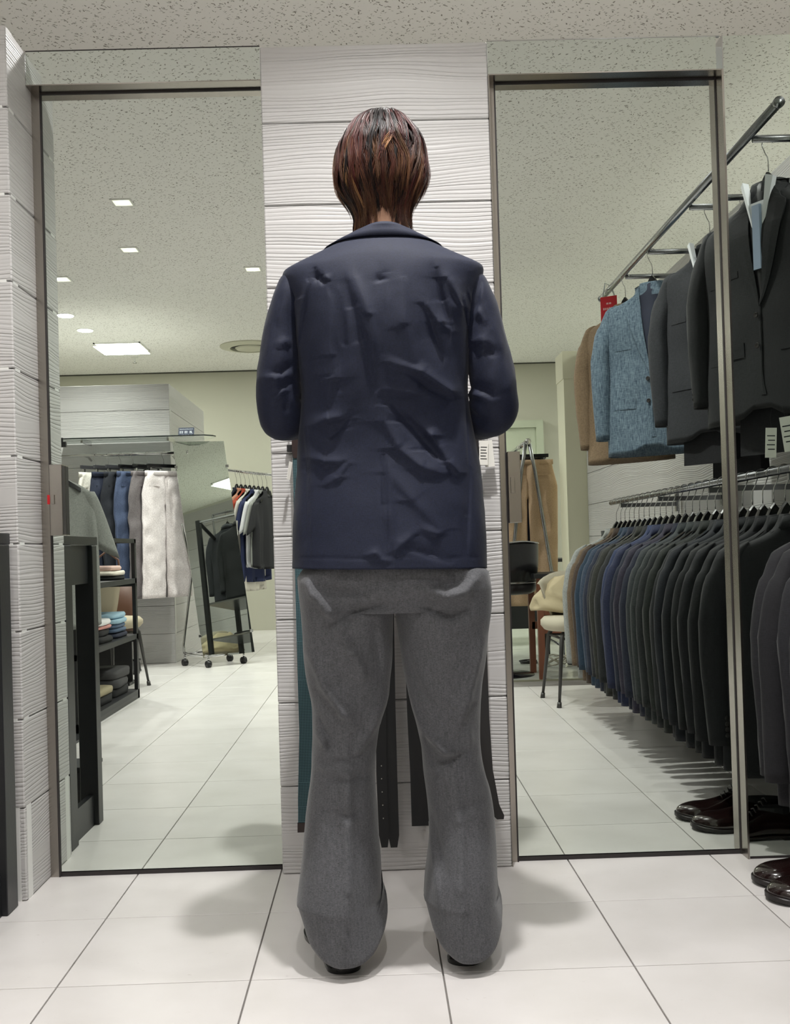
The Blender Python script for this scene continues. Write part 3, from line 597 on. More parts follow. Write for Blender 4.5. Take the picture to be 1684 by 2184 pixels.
# sleeves
def sleeve(path, rad, rings_n, folds_, name):
    """path = [(x, y, z)], rad = [(r across, r depth)] per point; catmull-rom"""
    P = [Vector(p) for p in path]; out = []; m = rings_n; n = 72
    def cr(A, t):
        k = min(int(t), len(A) - 2); u = t - k; a = A[max(k - 1, 0)]; b = A[k]; c = A[k + 1]; d = A[min(k + 2, len(A) - 1)]
        return .5 * ((2 * b) + (c - a) * u + (2 * a - 5 * b + 4 * c - d) * u * u + (3 * b - a - 3 * c + d) * u ** 3)
    R = [Vector((a, b, 0)) for a, b in rad]; prev = Vector((1, 0, 0))
    for i in range(m):
        t = (len(P) - 1) * i / (m - 1) * .9999; p = cr(P, t); tn = (cr(P, min(t + .02, len(P) - 1.0001)) - cr(P, max(t - .02, 0))).normalized(); r = cr(R, t)
        u = (prev - tn * prev.dot(tn)).normalized(); w = tn.cross(u); prev = u; ring = []
        for j in range(n):
            a = 2 * PI * j / n; d = u * math.cos(a) * r.x + w * math.sin(a) * r.y; q = p + d; dn = d.normalized()
            h = folds_(q, t, a) if folds_ else 0
            ring.append(q + dn * h)
        out.append(ring)
    c = sum((Vector(p_) for p_ in out[-1]), Vector()) / n
    out.append([c + (Vector(p_) - c) * .93 for p_ in out[-1]]); out.append([c + (Vector(p_) - c) * .88 - (cr(P, len(P) - 1.001) - cr(P, len(P) - 1.2)).normalized() * .03 for p_ in out[-2]])
    mb = MB().loft([[tuple(p_) for p_ in r] for r in out], cap=True); return mb.obj(name, M_JK, jk, True)
def sf(side):
    FS = Folds(([([(590, 740), (612, 735), (618, 728)], 6, 5), ([(572, 810), (590, 815), (612, 803)], 6, 6), ([(585, 855), (600, 840), (612, 830)], 6, 6), ([(598, 868), (612, 852)], 5, 4), ([(600, 880), (625, 860), (635, 840)], 7, 6), ([(575, 800), (600, 800), (625, 780)], 8, -7),
                 ([(600, 640), (590, 700), (575, 760)], 3, -2), ([(578, 880), (610, 870), (636, 850)], 7, -6), ([(585, 850), (610, 825), (630, 812)], 7, -6)] if side < 0 else
                [([(1008, 730), (1030, 735), (1050, 745)], 7, 6), ([(1010, 745), (1040, 752), (1052, 760)], 7, -6), ([(1012, 680), (1020, 670), (1030, 690)], 6, 5), ([(1025, 600), (1018, 640), (1008, 690)], 5, -4), ([(1005, 835), (1030, 850), (1045, 862)], 7, 6), ([(1005, 822), (1030, 835), (1050, 850)], 7, -7),
                 ([(1008, 860), (1025, 885), (1050, 895)], 8, 5), ([(1015, 640), (1040, 700), (1060, 760)], 3, -2), ([(1008, 880), (1030, 900), (1060, 905)], 6, -5)]), -.72)
    def f(q, t, a):
        h = FS(q.x, q.z) if q.y < PY + .02 else 0
        return h + vnoise(q.x * 16, q.y * 16, q.z * 13) * .004 + vnoise(q.x * 45, q.y * 45, q.z * 34) * .0013
    return f
def XZ(px, py, y): return at_y(px, py, y)
def arm(pts, side):
    path = []; rad = []
    for px, py, y, rx, ry in pts: x, z = at_y(px, py, y); path.append((x, y, z)); rad.append((rx, ry))
    return sleeve(path, rad, 90, sf(side), 'sleeve')
arm([(632, 588, -.665, .016, .034), (624, 608, -.668, .028, .052), (615, 645, -.67, .036, .062), (604, 705, -.675, .041, .062), (596, 775, -.68, .0445, .060), (594, 835, -.68, .0475, .058), (600, 886, -.665, .050, .052), (626, 896, -.58, .046, .044), (665, 888, -.48, .042, .040), (715, 880, -.40, .037, .037)], -1)
arm([(1006, 590, -.665, .016, .034), (1012, 610, -.668, .028, .052), (1019, 648, -.67, .038, .062), (1032, 708, -.675, .044, .062), (1045, 778, -.68, .0485, .060), (1052, 835, -.68, .0505, .058), (1050, 878, -.665, .052, .050), (1016, 896, -.58, .046, .044), (975, 892, -.48, .042, .040), (920, 880, -.40, .037, .037)], 1)
# front of the blazer (towards the mirror): lapels and buttons
mb = MB()
for s_ in (-1, 1):
    st = []
    for k in range(14):
        q = k / 13; z = 1.49 - .36 * q; xi = .014 + .05 * (1 - q) ** 1.0; xo = xi + .012 + .07 * math.sin(PI * min(1, q * .9 + .12)) ** .7 * (1 - q * .6)
        def fy(xx):
            l, r = smooth_tab(TORSO, z); b, yo = smooth_tab(TDEP, z); return PY + yo + b * (max(0, 1 - min(1, abs(xx) / ((r - l) / 2)) ** 2.35)) ** (1 / 2.35) + .014
        c0 = (X(750, 500) + X(885, 500)) / 2
        st.append([(c0 + s_ * xi, fy(xi) + .004, z), (c0 + s_ * xo, fy(xo) + .006, z), (c0 + s_ * xo, fy(xo) - .004, z), (c0 + s_ * xi, fy(xi) - .004, z)])
    mb.loft(st)
mb.obj('lapels', M_JK, jk, True)
for zb in (1.12, 1.02): MB().lathe([(0, 0), (.009, 0), (.010, .002), (.008, .004), (0, .004)], 12).obj('button', mat('navy_button', (20, 22, 30), .3), jk).matrix_local = Matrix.Translation((ncx + .01, PY + .145, zb)) @ Matrix.Rotation(-PI / 2, 4, 'X')
# shirt front
mb = MB(); st = []
for k in range(12):
    z = 1.55 - .40 * k / 11; w = .055 * (1 - k / 12) + .004; yy = PY + smooth_tab(TDEP, z)[1] + smooth_tab(TDEP, z)[0] + .0135
    st.append([(ncx - w, yy, z), (ncx + w, yy, z), (ncx + w, yy - .02, z), (ncx - w, yy - .02, z)])
mb.loft(st); mb.obj('shirt', mat('white_shirt', (215, 217, 222), .8, bump=.2), man, True)

# --- body: one continuous skinned surface (remeshed union of tapered limbs, head, neck, hands)
HX = X(814, 340); HZ = Z(814, 335); HY = PY + .035
bmv = bmesh.new()
def ball(c, r, s=(1, 1, 1)):
    g = bmesh.ops.create_icosphere(bmv, subdivisions=3, radius=r); bmesh.ops.scale(bmv, vec=s, verts=g['verts']); bmesh.ops.translate(bmv, vec=c, verts=g['verts']); return g['verts']
def limb(path, rad, n=14):
    m_ = MB().tube(path, rad, n); vs = [bmv.verts.new(p) for p in m_.v]
    for f in m_.f:
        try: bmv.faces.new([vs[i] for i in f])
        except ValueError: pass
    for p, r in ((path[0], rad[0]), (path[-1], rad[-1])): ball(p, r * .98)
# head (faces +y)
hv = ball((HX, HY, HZ), .1, (.76, .96, 1.14))
for v in hv:
    dx, dy, dz = v.co.x - HX, v.co.y - HY, v.co.z - HZ
    if dz < 0: k = 1 + dz * 2.2; v.co.x = HX + dx * max(.55, k); v.co.y = HY + dy * (1 + dz * (1.2 if dy > 0 else 2.6))
limb([(HX, HY + .088, HZ + .005), (HX, HY + .103, HZ - .022), (HX, HY + .108, HZ - .034)], [.008, .010, .014])      # nose
for s_ in (-1, 1):
    ball((HX + s_ * .031, HY + .083, HZ + .006), .0135)                                                             # eyeballs
    limb([(HX + s_ * .014, HY + .091, HZ + .022), (HX + s_ * .033, HY + .09, HZ + .027), (HX + s_ * .05, HY + .078, HZ + .022)], [.006, .007, .005])   # brow
    ear = ball((HX + s_ * .079, HY - .002, HZ - .008), .03, (.32, .62, 1.0))
limb([(HX - .022, HY + .085, HZ - .063), (HX, HY + .096, HZ - .060), (HX + .022, HY + .085, HZ - .063)], [.005, .0075, .005])
limb([(HX - .019, HY + .084, HZ - .071), (HX, HY + .094, HZ - .073), (HX + .019, HY + .084, HZ - .071)], [.005, .0085, .005])
ball((HX, HY + .072, HZ - .098), .021)
limb([(HX, HY - .018, HZ - .07), (HX, HY - .025, HZ - .14), (ncx, PY + .0, 1.50), (ncx, PY - .01, 1.42)], [.056, .054, .058, .075], 20)
limb([(ncx, PY - .02, 1.43), (ncx, PY - .02, 1.28), (ncx, PY - .02, 1.08), (ncx, PY - .03, .93)], [.09, .10, .095, .10], 20)
for s_ in (-1, 1): limb([(ncx, PY - .01, 1.42), (ncx + s_ * .13, PY - .01, 1.40)], [.06, .04])
HANDS = {}
for s_, pts in ((-1, [(615, 610, -.66), (598, 700, -.665), (598, 850, -.665), (615, 885, -.62), (665, 888, -.48), (720, 880, -.39), (742, 876, -.345)]), (1, [(1020, 612, -.66), (1038, 710, -.665), (1046, 850, -.665), (1030, 888, -.62), (975, 892, -.48), (915, 880, -.39), (892, 876, -.345)])):
    P = [(at_y(a, b, y)[0], y, at_y(a, b, y)[1]) for a, b, y in pts]
    P[0] = (P[0][0] - s_ * .035, P[0][1], P[0][2] - .03)
    limb(P, [.032, .034, .034, .034, .031, .024, .024], 14)
    w = Vector(P[-1]); d = (w - Vector(P[-3])).normalized(); side = Vector((0, 0, 1)); nrm = d.cross(side).normalized(); side = nrm.cross(d)
    pl = w + d * .045
    for k in range(4):                                                                                               # palm as four fused metacarpals
        o_ = side * (.033 - .022 * k); limb([w + o_ * .5, pl + o_, w + d * .085 + o_], [.014, .0155, .012], 10)
    inn = nrm * (-1 if nrm.x * (-s_) < 0 else 1)
    for k, L in enumerate((.072, .080, .075, .058)):                                                                 # fingers curl inwards
        o_ = side * (.033 - .022 * k); p0 = w + d * .085 + o_; p1 = p0 + (d * .85 + inn * .5).normalized() * L * .45; p2 = p1 + (d * .25 + inn * .97).normalized() * L * .32; p3 = p2 + (d * -.35 + inn * .93).normalized() * L * .25
        limb([p0, p1, p2, p3], [.0095, .009, .0082, .0072], 10)
    t0 = w + d * .02 + side * .03; limb([t0, t0 + (d * .5 + side * .5 + inn * .5).normalized() * .035, t0 + (d * .8 + side * .45 + inn * .8).normalized() * .062, t0 + (d * .95 + side * .2 + inn * .8).normalized() * .085], [.014, .0115, .0105, .0085], 10)
for tab, fx, fy, s_ in ((LEG_L, X(735, 2000), -.70, -1), (LEG_R, X(985, 2000), -.68, 1)):
    xc = lambda z: sum(smooth_tab(tab, z)) / 2
    limb([(xc(.8) * .8 + ncx * .2, PY - .02, .92), (xc(.7), PY - .02, .7), (xc(.48), PY - .005, .48), (xc(.3), PY - .01, .3), (fx, fy + .05, .10)], [.085, .075, .052, .045, .036], 16)
    limb([(fx, fy + .03, .05), (fx + s_ * .01, fy + .12, .045), (fx + s_ * .02, fy + .2, .035)], [.03, .03, .022], 12)
me = bpy.data.meshes.new('tmp'); bmesh.ops.recalc_face_normals(bmv, faces=bmv.faces[:]); bmv.to_mesh(me); bmv.free()
to = bpy.data.objects.new('tmp', me); COL.objects.link(to)
rm = to.modifiers.new('r', 'REMESH'); rm.mode = 'VOXEL'; rm.voxel_size = .0042; sm = to.modifiers.new('s', 'SMOOTH'); sm.iterations = 3; sm.factor = .5
bpy.context.view_layer.update()
me2 = bpy.data.meshes.new_from_object(to.evaluated_get(bpy.context.evaluated_depsgraph_get())); bpy.data.objects.remove(to)
me2.materials.clear(); me2.materials.append(M_SKIN); me2.shade_smooth(); me2.name = 'body'
body = bpy.data.objects.new('body', me2); COL.objects.link(body); body.parent = man
for s_ in (-1, 1):
    e = MB(); e.lathe([(0, -.001), (.0055, -.0012), (.0055, .0004), (0, .001)], 14); o = e.obj('iris', mat('dark_iris', (40, 26, 18), .1), man); o.location = (HX + s_ * .031, HY + .0958, HZ + .006); o.rotation_euler = (-PI / 2, 0, 0); o['label'] = 'dark brown iris'
MB().tube([(HX - .021, HY + .0915, HZ - .067), (HX - .008, HY + .1015, HZ - .0665), (HX + .008, HY + .1015, HZ - .0665), (HX + .021, HY + .0915, HZ - .067)], [.0006, .002, .002, .0006], 6).obj('lip_line', mat('lip_tone', (150, 88, 82), .5), man, True)

# --- shoes
M_SHB = mat('black_leather', (16, 16, 18), .25, coat=.3)
def shoe_mb(L=.285, w=.05, up=None):
    """dress shoe, toe towards +x, sole bottom z = 0; returns (upper, sole) builders"""
    up_, so = MB(), MB(); rings = []; sr = []; N = 46
    for k in range(N + 1):
        q = .5 - .5 * math.cos(PI * k / N); x = -.5 * L + L * q
        hw = smooth_tab([(0, .62), (.15, .66), (.4, .64), (.58, .84), (.72, 1.0), (.82, 1.0), (.90, .96), (1, .90)], q)[0]
        top = smooth_tab([(0, .086), (.1, .09), (.22, .083), (.32, .088), (.45, .083), (.58, .066), (.70, .056), (.82, .052), (1, .047)], q)[0]; sp = .010 * max(0, (q - .66) / .34) ** 1.8
        e = 1.0
        if q > .78: e = max(0, 1 - ((q - .78) / .22) ** 2.2) ** .55
        if q < .10: e = max(0, 1 - ((.10 - q) / .10) ** 2) ** .5
        hw = max(w * hw * e, .0015); bz = .009 + sp; h = (top - bz) * (e ** .62 if q > .5 else .5 + .5 * e)
        rings.append([(x, hw * math.copysign(abs(math.cos(a)) ** .85, math.cos(a)), bz + h * max(0, math.sin(a)) ** .72 if math.sin(a) > 0 else bz) for a in [2 * PI * j / 32 for j in range(32)]])
        sw = hw + .0035; heel = .005 if .27 < q < .62 else 0; xe = x + (.004 * (q - .5) * 2 if abs(q - .5) > .4 else 0)
        sr.append([(xe, -sw, sp + heel), (xe, sw, sp + heel), (xe, sw + .0006, bz + .001), (xe, sw - .002, bz + .0032), (xe, -sw + .002, bz + .0032), (xe, -sw - .0006, bz + .001)])
    up_.loft(rings); so.loft(sr); return up_, so
for (fx, fy, s_) in ((X(738, 2040, -.72), -.725, -1), (X(985, 2040, -.71), -.705, 1)):
    a, b = shoe_mb(.29, .05); sh = a.obj('shoe', M_SHB, man, True); sh.location = (fx + s_ * .032, fy + .135, 0); sh.rotation_euler.z = PI / 2 - s_ * .22
    b.obj('sole', M_SHB, sh)
# --- hair: dark under-cap plus layered locks
HAIR = rows_to_tab([(229, 780, 848), (240, 760, 866), (255, 744, 880), (271, 732, 893), (289, 723, 905), (310, 713, 913), (335, 709, 917), (360, 708, 919), (385, 711, 915), (405, 716, 907), (425, 728, 897), (445, 742, 886), (465, 750, 881), (485, 750, 883), (500, 752, 886)])
HT = Z(814, 229); HC0 = HT - .104
def henv(z, th, k=1):
    """point of the hair surface at height z, azimuth th (0 = +x, -pi/2 = back)"""
    l, r = smooth_tab(HAIR, z); c, s_ = math.cos(th), math.sin(th); cx = (l + r) / 2; a = (r - l) / 2
    d = a * 1.06 if z > 1.66 else a * .98; d = min(d, .115)
    yo = HY - .004 if z > HC0 else HY - .004 - .012 * min(1, (HC0 - z) / .1)
    return Vector((cx + a * c * k, yo + d * s_ * k, z))
m_, n_, b_ = nt('dyed_hair'); Lk = n_.links
va = n_.nodes.new('ShaderNodeAttribute'); va.attribute_name = 'tint'; Lk.new(va.outputs['Color'], b_.inputs['Base Color']); b_.inputs['Roughness'].default_value = .42; b_.inputs['Specular IOR Level'].default_value = .3
b_.inputs['Anisotropic'].default_value = .0; b_.inputs['Sheen Weight'].default_value = .0
V = []; Fc = []; Cc = []
ROOT = srgb(17, 11, 11); RED = srgb(72, 27, 25); BRN = srgb(36, 20, 17); GOLD = srgb(124, 86, 58); DARK = srgb(17, 9, 9); PALE = srgb(176, 130, 86)
def mix(a, b, t): t = max(0, min(1, t)); return [a[i] * (1 - t) + b[i] * t for i in range(3)] + [1]
rng = random.Random(11)
def clump(th0, z0, z1, k0, k1, drift, flick, tone, tip, ns, wid, seg=16):
    ph = rng.uniform(0, 6.28); am = rng.uniform(.06, .16); fr_ = rng.uniform(3, 6)
    for s in range(ns):
        u = rng.uniform(-1, 1); v = rng.uniform(-1, 1); ez = rng.uniform(-.010, .016); base = len(V); pts = []; sway = rng.uniform(-.04, .04)
        w = rng.uniform(.0006, .0015); jt = rng.uniform(-.12, .12); sw2 = rng.uniform(0, 6.28)
        for i in range(seg + 1):
            q = i / seg; z = z0 + (z1 + ez - z0) * (q ** 1.2 if z0 > HC0 + .05 else q); con = 1 - .55 * q
            th = th0 + drift * q + am * math.sin(ph + q * fr_) * q + u * wid * con + sway * q
            k = k0 + (k1 - k0) * q + v * .022 * con + flick * max(0, q - .72) ** 1.3 * 3 + .006 * math.sin(sw2 + q * 9)
            p = henv(max(z, 1.545), th, k); p.z = z; pts.append(p)
        for i, p in enumerate(pts):
            q = i / seg; ww = w * (.7 + .5 * math.sin(PI * min(1, q * 1.1 + .1))) * (1 - q ** 4 * .9)
            t = (pts[min(i + 1, seg)] - pts[max(i - 1, 0)]).normalized(); out = Vector((p.x - HX, p.y - HY, .02)).normalized(); sd = t.cross(out); sd = sd.normalized() if sd.length > 1e-6 else Vector((1, 0, 0))
            V.extend([tuple(p - sd * ww), tuple(p + out * ww * .6), tuple(p + sd * ww)])
            c = mix(tone, tip, (q - .35 + jt) * 1.5); c = mix(ROOT, c, min(1, q * 4 + .1)); Cc.extend([c] * 3)
            if i: a = base + (i - 1) * 3; b = base + i * 3; Fc.extend([(a, a + 1, b + 1, b), (a + 1, a + 2, b + 2, b + 1), (a + 2, a, b, b + 2)])
def tones():
    r = rng.random(); tone = DARK if r < .38 else (BRN if r < .66 else mix(BRN, RED, rng.uniform(.5, 1)))
    tip = mix(GOLD, BRN, rng.random() * .6) if rng.random() < .48 else (mix(RED, GOLD, rng.random() * .5) if rng.random() < .6 else DARK)
    if rng.random() < .03: tip = PALE
    return tone, tip
for k in range(400):
    th = rng.uniform(-PI, PI); back = -math.sin(th); side = abs(math.cos(th)); tone, tip = tones(); lay = rng.random()
    if lay < .5: zt = HT - rng.uniform(.0005, .014)
    else: zt = HT - rng.uniform(.02, .09)
    if back > .2: ze = rng.choice([rng.uniform(1.66, 1.74), rng.uniform(1.62, 1.69), rng.uniform(1.61, 1.66)])
    elif back > -.45: ze = rng.uniform(1.615, 1.70)
    else: ze = rng.uniform(1.745, 1.78)
    kk = rng.uniform(.86, 1.0)
    clump(th, zt, ze, kk - .03, kk + rng.uniform(-.05, .02), rng.uniform(-.28, .28) - .10 * math.cos(th) * (back > 0), rng.uniform(-.03, .11) if ze < 1.70 else rng.uniform(-.04, .03), tone, tip, 15, rng.uniform(.035, .075))
for k in range(120):                                                                     # nape lengths under the layers
    th = -PI / 2 + rng.uniform(-1.45, 1.45); tone, tip = tones()
    far_ = abs(th + PI / 2) / 1.45
    if far_ < .22 and rng.random() < .6: ze = rng.uniform(1.60, 1.63)
    else: ze = rng.uniform(1.553, 1.60) if far_ > .3 else rng.uniform(1.58, 1.62)
    clump(th, rng.uniform(1.68, 1.74), ze, .86, rng.uniform(.90, 1.0), rng.uniform(-.12, .12), rng.uniform(-.02, .05), tone, tip, 15, .09)
hm = bpy.data.meshes.new('hair'); hm.from_pydata(V, [], Fc); hm.update(); hm.materials.append(m_)
at = hm.color_attributes.new('tint', 'FLOAT_COLOR', 'POINT'); at.data.foreach_set('color', np.array(Cc, 'f').ravel()); hm.shade_smooth()
hair = bpy.data.objects.new('hair', hm); COL.objects.link(hair); hair.parent = man; hair['label'] = 'layered reddish brown hair with faded golden ends'
mb = MB(); rings = []
for z in np.linspace(HT - .006, 1.61, 30):
    rings.append([tuple(henv(z, 2 * PI * j / 40 - PI, .87)) if math.sin(2 * PI * j / 40 - PI) < .35 or z > 1.77 else tuple(Vector(((henv(z, 2 * PI * j / 40 - PI, .87).x - HX) * .8 + HX, min(henv(z, 2 * PI * j / 40 - PI, .9).y, HY - .02 if z < 1.72 else HY + .03), z))) for j in range(40)])
mb.loft(rings); mb.obj('hair_undercap', mat('dark_root_hair', (26, 15, 15), .5), man, True)
# ------------------------------------------------------------------ garments on hangers
def fab(name, a, b=None, **k):
    b = b or tuple(min(255, int(c * 1.28) + 6) for c in a)
    return weave('cloth_' + name, a, b, k.pop('sx', 700), k.pop('sz', 700), k.pop('rough', .8), k.pop('sheen', .04), melange=k.pop('melange', 0), bump=.3)
def hanger_protos():
    h = MB(); pts = []
    for k in range(15): a = PI * (-.15 + 1.25 * k / 14); pts.append((.021 * math.cos(a) * -1, 0, .0 + .021 * math.sin(a) - .004))
    pts = [(-.019, 0, -.012)] + pts[1:]; pts += [(.010, 0, -.036), (.002, 0, -.05), (0, 0, -.065), (0, 0, -.095)]
    h.tube(pts, .0018, 7)
    w = MB(); rings = []
    for k in range(21):
        x = -.135 + .27 * k / 20; q = abs(x) / .135
        zc = -.128 - .10 * q ** .8; hh = .014 * (1 - .3 * q) + (.018 if q < .18 else 0); d = .013 + .006 * q
        rings.append([(x, -d, zc - hh), (x, d, zc - hh), (x, d * .8, zc + hh * .9), (x, 0, zc + hh), (x, -d * .8, zc + hh * .9)])
    w.loft(rings); return h.mesh('hook', M_CHROME, True), w.mesh('shoulder_bar', M_HANG)
HK, HB = hanger_protos()
def put(name, me, parent, m=None, label=None):
    o = bpy.data.objects.new(name, me); COL.objects.link(o); o.parent = parent
    if m: o.material_slots[0].link = 'OBJECT'; o.material_slots[0].material = m
    if label: o['label'] = label
    return o
def hanger(loc, rz, label, group):
    t = thing('coat_hanger', label, 'hanger', loc, rz, group); put('hook', HK, t); put('shoulder_bar', HB, t); return t
# jacket prototype: local origin = rail centre, front towards -y, z down
JW = [(-.875, .222), (-.80, .222), (-.60, .212), (-.50, .206), (-.36, .218), (-.26, .218), (-.232, .208), (-.215, .17), (-.195, .115), (-.175, .08), (-.15, .062), (-.13, .055)]
def jacket_proto(dep, seed):
    rn = random.Random(seed); JD = [(-.875, dep), (-.5, dep * .9), (-.3, dep), (-.22, dep * .8), (-.17, dep * .75), (-.13, dep * .62)]
    ph = rn.uniform(0, 9); P_ = {}
    def surf(x, z, off=0):
        a, = smooth_tab([(q[0], q[1]) for q in JW], z); d, = smooth_tab([(q[0], q[1]) for q in JD], z)
        return -(d * max(0, 1 - min(1, abs(x) / a) ** 2.8) ** (1 / 2.8)) - off + vnoise(x * 9 + ph, z * 6, ph) * .008
    mb = MB(); rings = []; n = 44
    for z in list(np.linspace(-.872, -.25, 26)) + list(np.linspace(-.24, -.132, 14)):
        a, = smooth_tab([(q[0], q[1]) for q in JW], z); d, = smooth_tab([(q[0], q[1]) for q in JD], z); ring = []
        for j in range(n):
            t = 2 * PI * (j + .5) / n; c, s_ = math.cos(t), math.sin(t); x = a * math.copysign(abs(c) ** (2 / 2.8), c); y = d * math.copysign(abs(s_) ** (2 / 2.8), s_)
            wv = vnoise(x * 9 + ph, z * 6, ph if s_ < 0 else ph + 5) * .008; y += wv; z2 = z
            if z < -.75 and s_ < 0: z2 += .055 * max(0, 1 - abs(x) / .10) ** 1.6 * min(1, (-.75 - z) / .12)
            ring.append((x, y, z2))
        rings.append(ring)
    b = rings[0]; c0 = [(p[0] * .97, p[1] * .8, p[2] + .04) for p in b]
    mb.loft([c0] + rings, cap=True); P_['body'] = mb
    # vent / centre back seam ridge
    m2 = MB(); st = []
    for k in range(12): z = -.20 - .66 * k / 11; y = -surf(.0, z) * 0 + smooth_tab([(q[0], q[1]) for q in JD], z)[0] + vnoise(ph, z * 6, ph + 5) * .008; st.append([(-.002, y + .0016, z), (.002, y + .0016, z), (.002, y - .003, z), (-.002, y - .003, z)])
    m2.loft(st); P_['back_seam'] = m2
    # inner V
    def strip(zs, xi, xo, off, th=.003):
        q = MB(); st = []
        for z in zs:
            a_, b_ = xi(z), xo(z); st.append([(a_, surf(a_, z, off), z), ((a_ + b_) / 2, surf((a_ + b_) / 2, z, off + .001), z), (b_, surf(b_, z, off), z), (b_, surf(b_, z, off - th), z), (a_, surf(a_, z, off - th), z)])
        return q.loft(st)
    zb = -.52; V = lambda z: .050 * max(0, (z - zb) / (-.14 - zb)) ** .9
    P_['lining'] = strip(np.linspace(-.138, zb, 14), lambda z: -V(z) - .004, lambda z: V(z) + .004, .001)
    lap = MB()
    for s_ in (-1, 1):
        def xo(z, s_=s_):
            q = (-.15 - z) / (-.15 - zb); w = .030 if q < .12 else (.068 if q < .30 else .068 * (1 - (q - .30) / .72) ** .75)
            if .12 <= q < .2: w = .030 + .042 * (q - .12) / .08
            return s_ * (V(z) + w)
        q = strip(list(np.linspace(-.142, zb, 26)), lambda z, s_=s_: s_ * V(z), xo, .0065, .005); lap.add(q.v, q.f)
    P_['lapel'] = lap
    # collar
    cm = MB(); st = []
    for k in range(15):
        t = PI * (.12 + .76 * k / 14); c, s_ = math.cos(t), math.sin(t); r1, r2 = .058, .074; z1 = -.128 - .012 * abs(c); z2 = -.168 - .012 * abs(c)
        st.append([(r1 * c, dep * .62 * s_, z1), (r1 * c * 1.08, dep * .72 * s_ + .003, z1 + .001), (r2 * c * 1.1, dep * .86 * s_ + .006, z2), (r2 * c, dep * .8 * s_ + .002, z2)])
    cm.loft(st); P_['collar'] = cm
    # sleeves
    for s_ in (-1, 1):
        rings = []; bend = rn.uniform(-.008, .012); sw = rn.uniform(-.01, .012)
        for k in range(22):
            q = k / 21; z = -.222 - .575 * q; cx = s_ * (.188 + .052 * min(1, q * 2.6) ** .8 + sw * q - .012 * max(0, q - .55)); a = .030 + .022 * min(1, q * 5) - .016 * q; d = (dep * .62 + .012 * min(1, q * 4)) * (1 - .25 * q)
            yo = -.018 * math.sin(q * 2.6) + bend * q; n = 20
            rings.append([(cx + a * math.cos(2 * PI * j / n) * (1 + .07 * vnoise(j * .9, q * 8, ph)), yo + d * math.sin(2 * PI * j / n) * (1 + .10 * vnoise(j * .8, q * 7 + 3, ph)), z + (.016 * math.cos(2 * PI * j / n) * -s_ if q < .1 else 0)) for j in range(n)])
        L_ = rings[-1]; cx = sum(p[0] for p in L_) / 20; cy = sum(p[1] for p in L_) / 20
        rings.append([(cx + (p[0] - cx) * .8, cy + (p[1] - cy) * .8, p[2] + .004) for p in L_]); rings.append([(cx + (p[0] - cx) * .7, cy + (p[1] - cy) * .7, p[2] + .03) for p in L_])
        q = MB().loft(rings, cap=True); P_['sleeve_%d' % s_] = q
    # pockets
    for s_ in (-1, 1): P_['flap_%d' % s_] = strip(np.linspace(-.625, -.672, 3), lambda z, s_=s_: s_ * .072, lambda z, s_=s_: s_ * .172, .0022, .003)
    P_['welt'] = strip([-.395, -.415], lambda z: .085, lambda z: .165, .0012, .002)
    P_['front_edge'] = strip(np.linspace(zb + .01, -.80, 10), lambda z: -.0035 - .02 * max(0, (-.72 - z) / .1) ** 2, lambda z: .004, .0025, .003)
    bt = MB()
    B = [(0.012, -.55), (.012, -.645)]
    P_['buttons'] = [(x, surf(x, z, .006), z) for x, z in B]; P_['surf'] = surf
    return P_
BTN = MB().lathe([(0, .0), (.0085, 0), (.0095, .0015), (.008, .0032), (.006, .0024), (0, .0024)], 14).mesh('button', mat('dark_button', (40, 38, 38), .22, coat=.5), True)
JM = {}
def jmesh(key, dep, seed):
    if key in JM: return JM[key]
    P_ = jacket_proto(dep, seed); d = {k: P_[k].mesh(k, M_LINING, k[:4] not in ('flap', 'welt', 'lape', 'fron')) for k in P_ if k not in ('buttons', 'surf')}
    d['buttons'] = P_['buttons']; JM[key] = d; return d
def suit(loc, rz, m, label, group, key, dep, seed, front=True, cuff=0, lining=None, name='suit_jacket', seam=True):
    d = jmesh(key, dep, seed); t = thing(name, label, 'jacket', loc, rz, group)
    put('body', d['body'], t, m); put('collar', d['collar'], t, m)
    for s_ in (-1, 1): put('sleeve', d['sleeve_%d' % s_], t, m)
    if seam: put('back_seam', d['back_seam'], t, m)
    if front:
        put('lining', d['lining'], t, lining or M_LINING); put('lapel', d['lapel'], t, m)
        for s_ in (-1, 1): put('pocket_flap', d['flap_%d' % s_], t, m)
        put('chest_pocket', d['welt'], t, m); put('front_edge', d['front_edge'], t, m)
        for b in d['buttons']: o = put('button', BTN, t); o.location = b; o.rotation_euler = (PI / 2, 0, 0)
    for s_ in (-1, 1):
        for k in range(cuff):
            o = put('button', BTN, t); o.location = (s_ * .222, (.0325 if cuff else 0), -.765 + .0165 * k) if not front else (s_ * .25, -.05, -.765 + .0165 * k)
            o.rotation_euler = ((-PI / 2, 0, 0) if not front else (PI / 2, 0, 0)); o.scale = (.8, .8, 1)
    return t
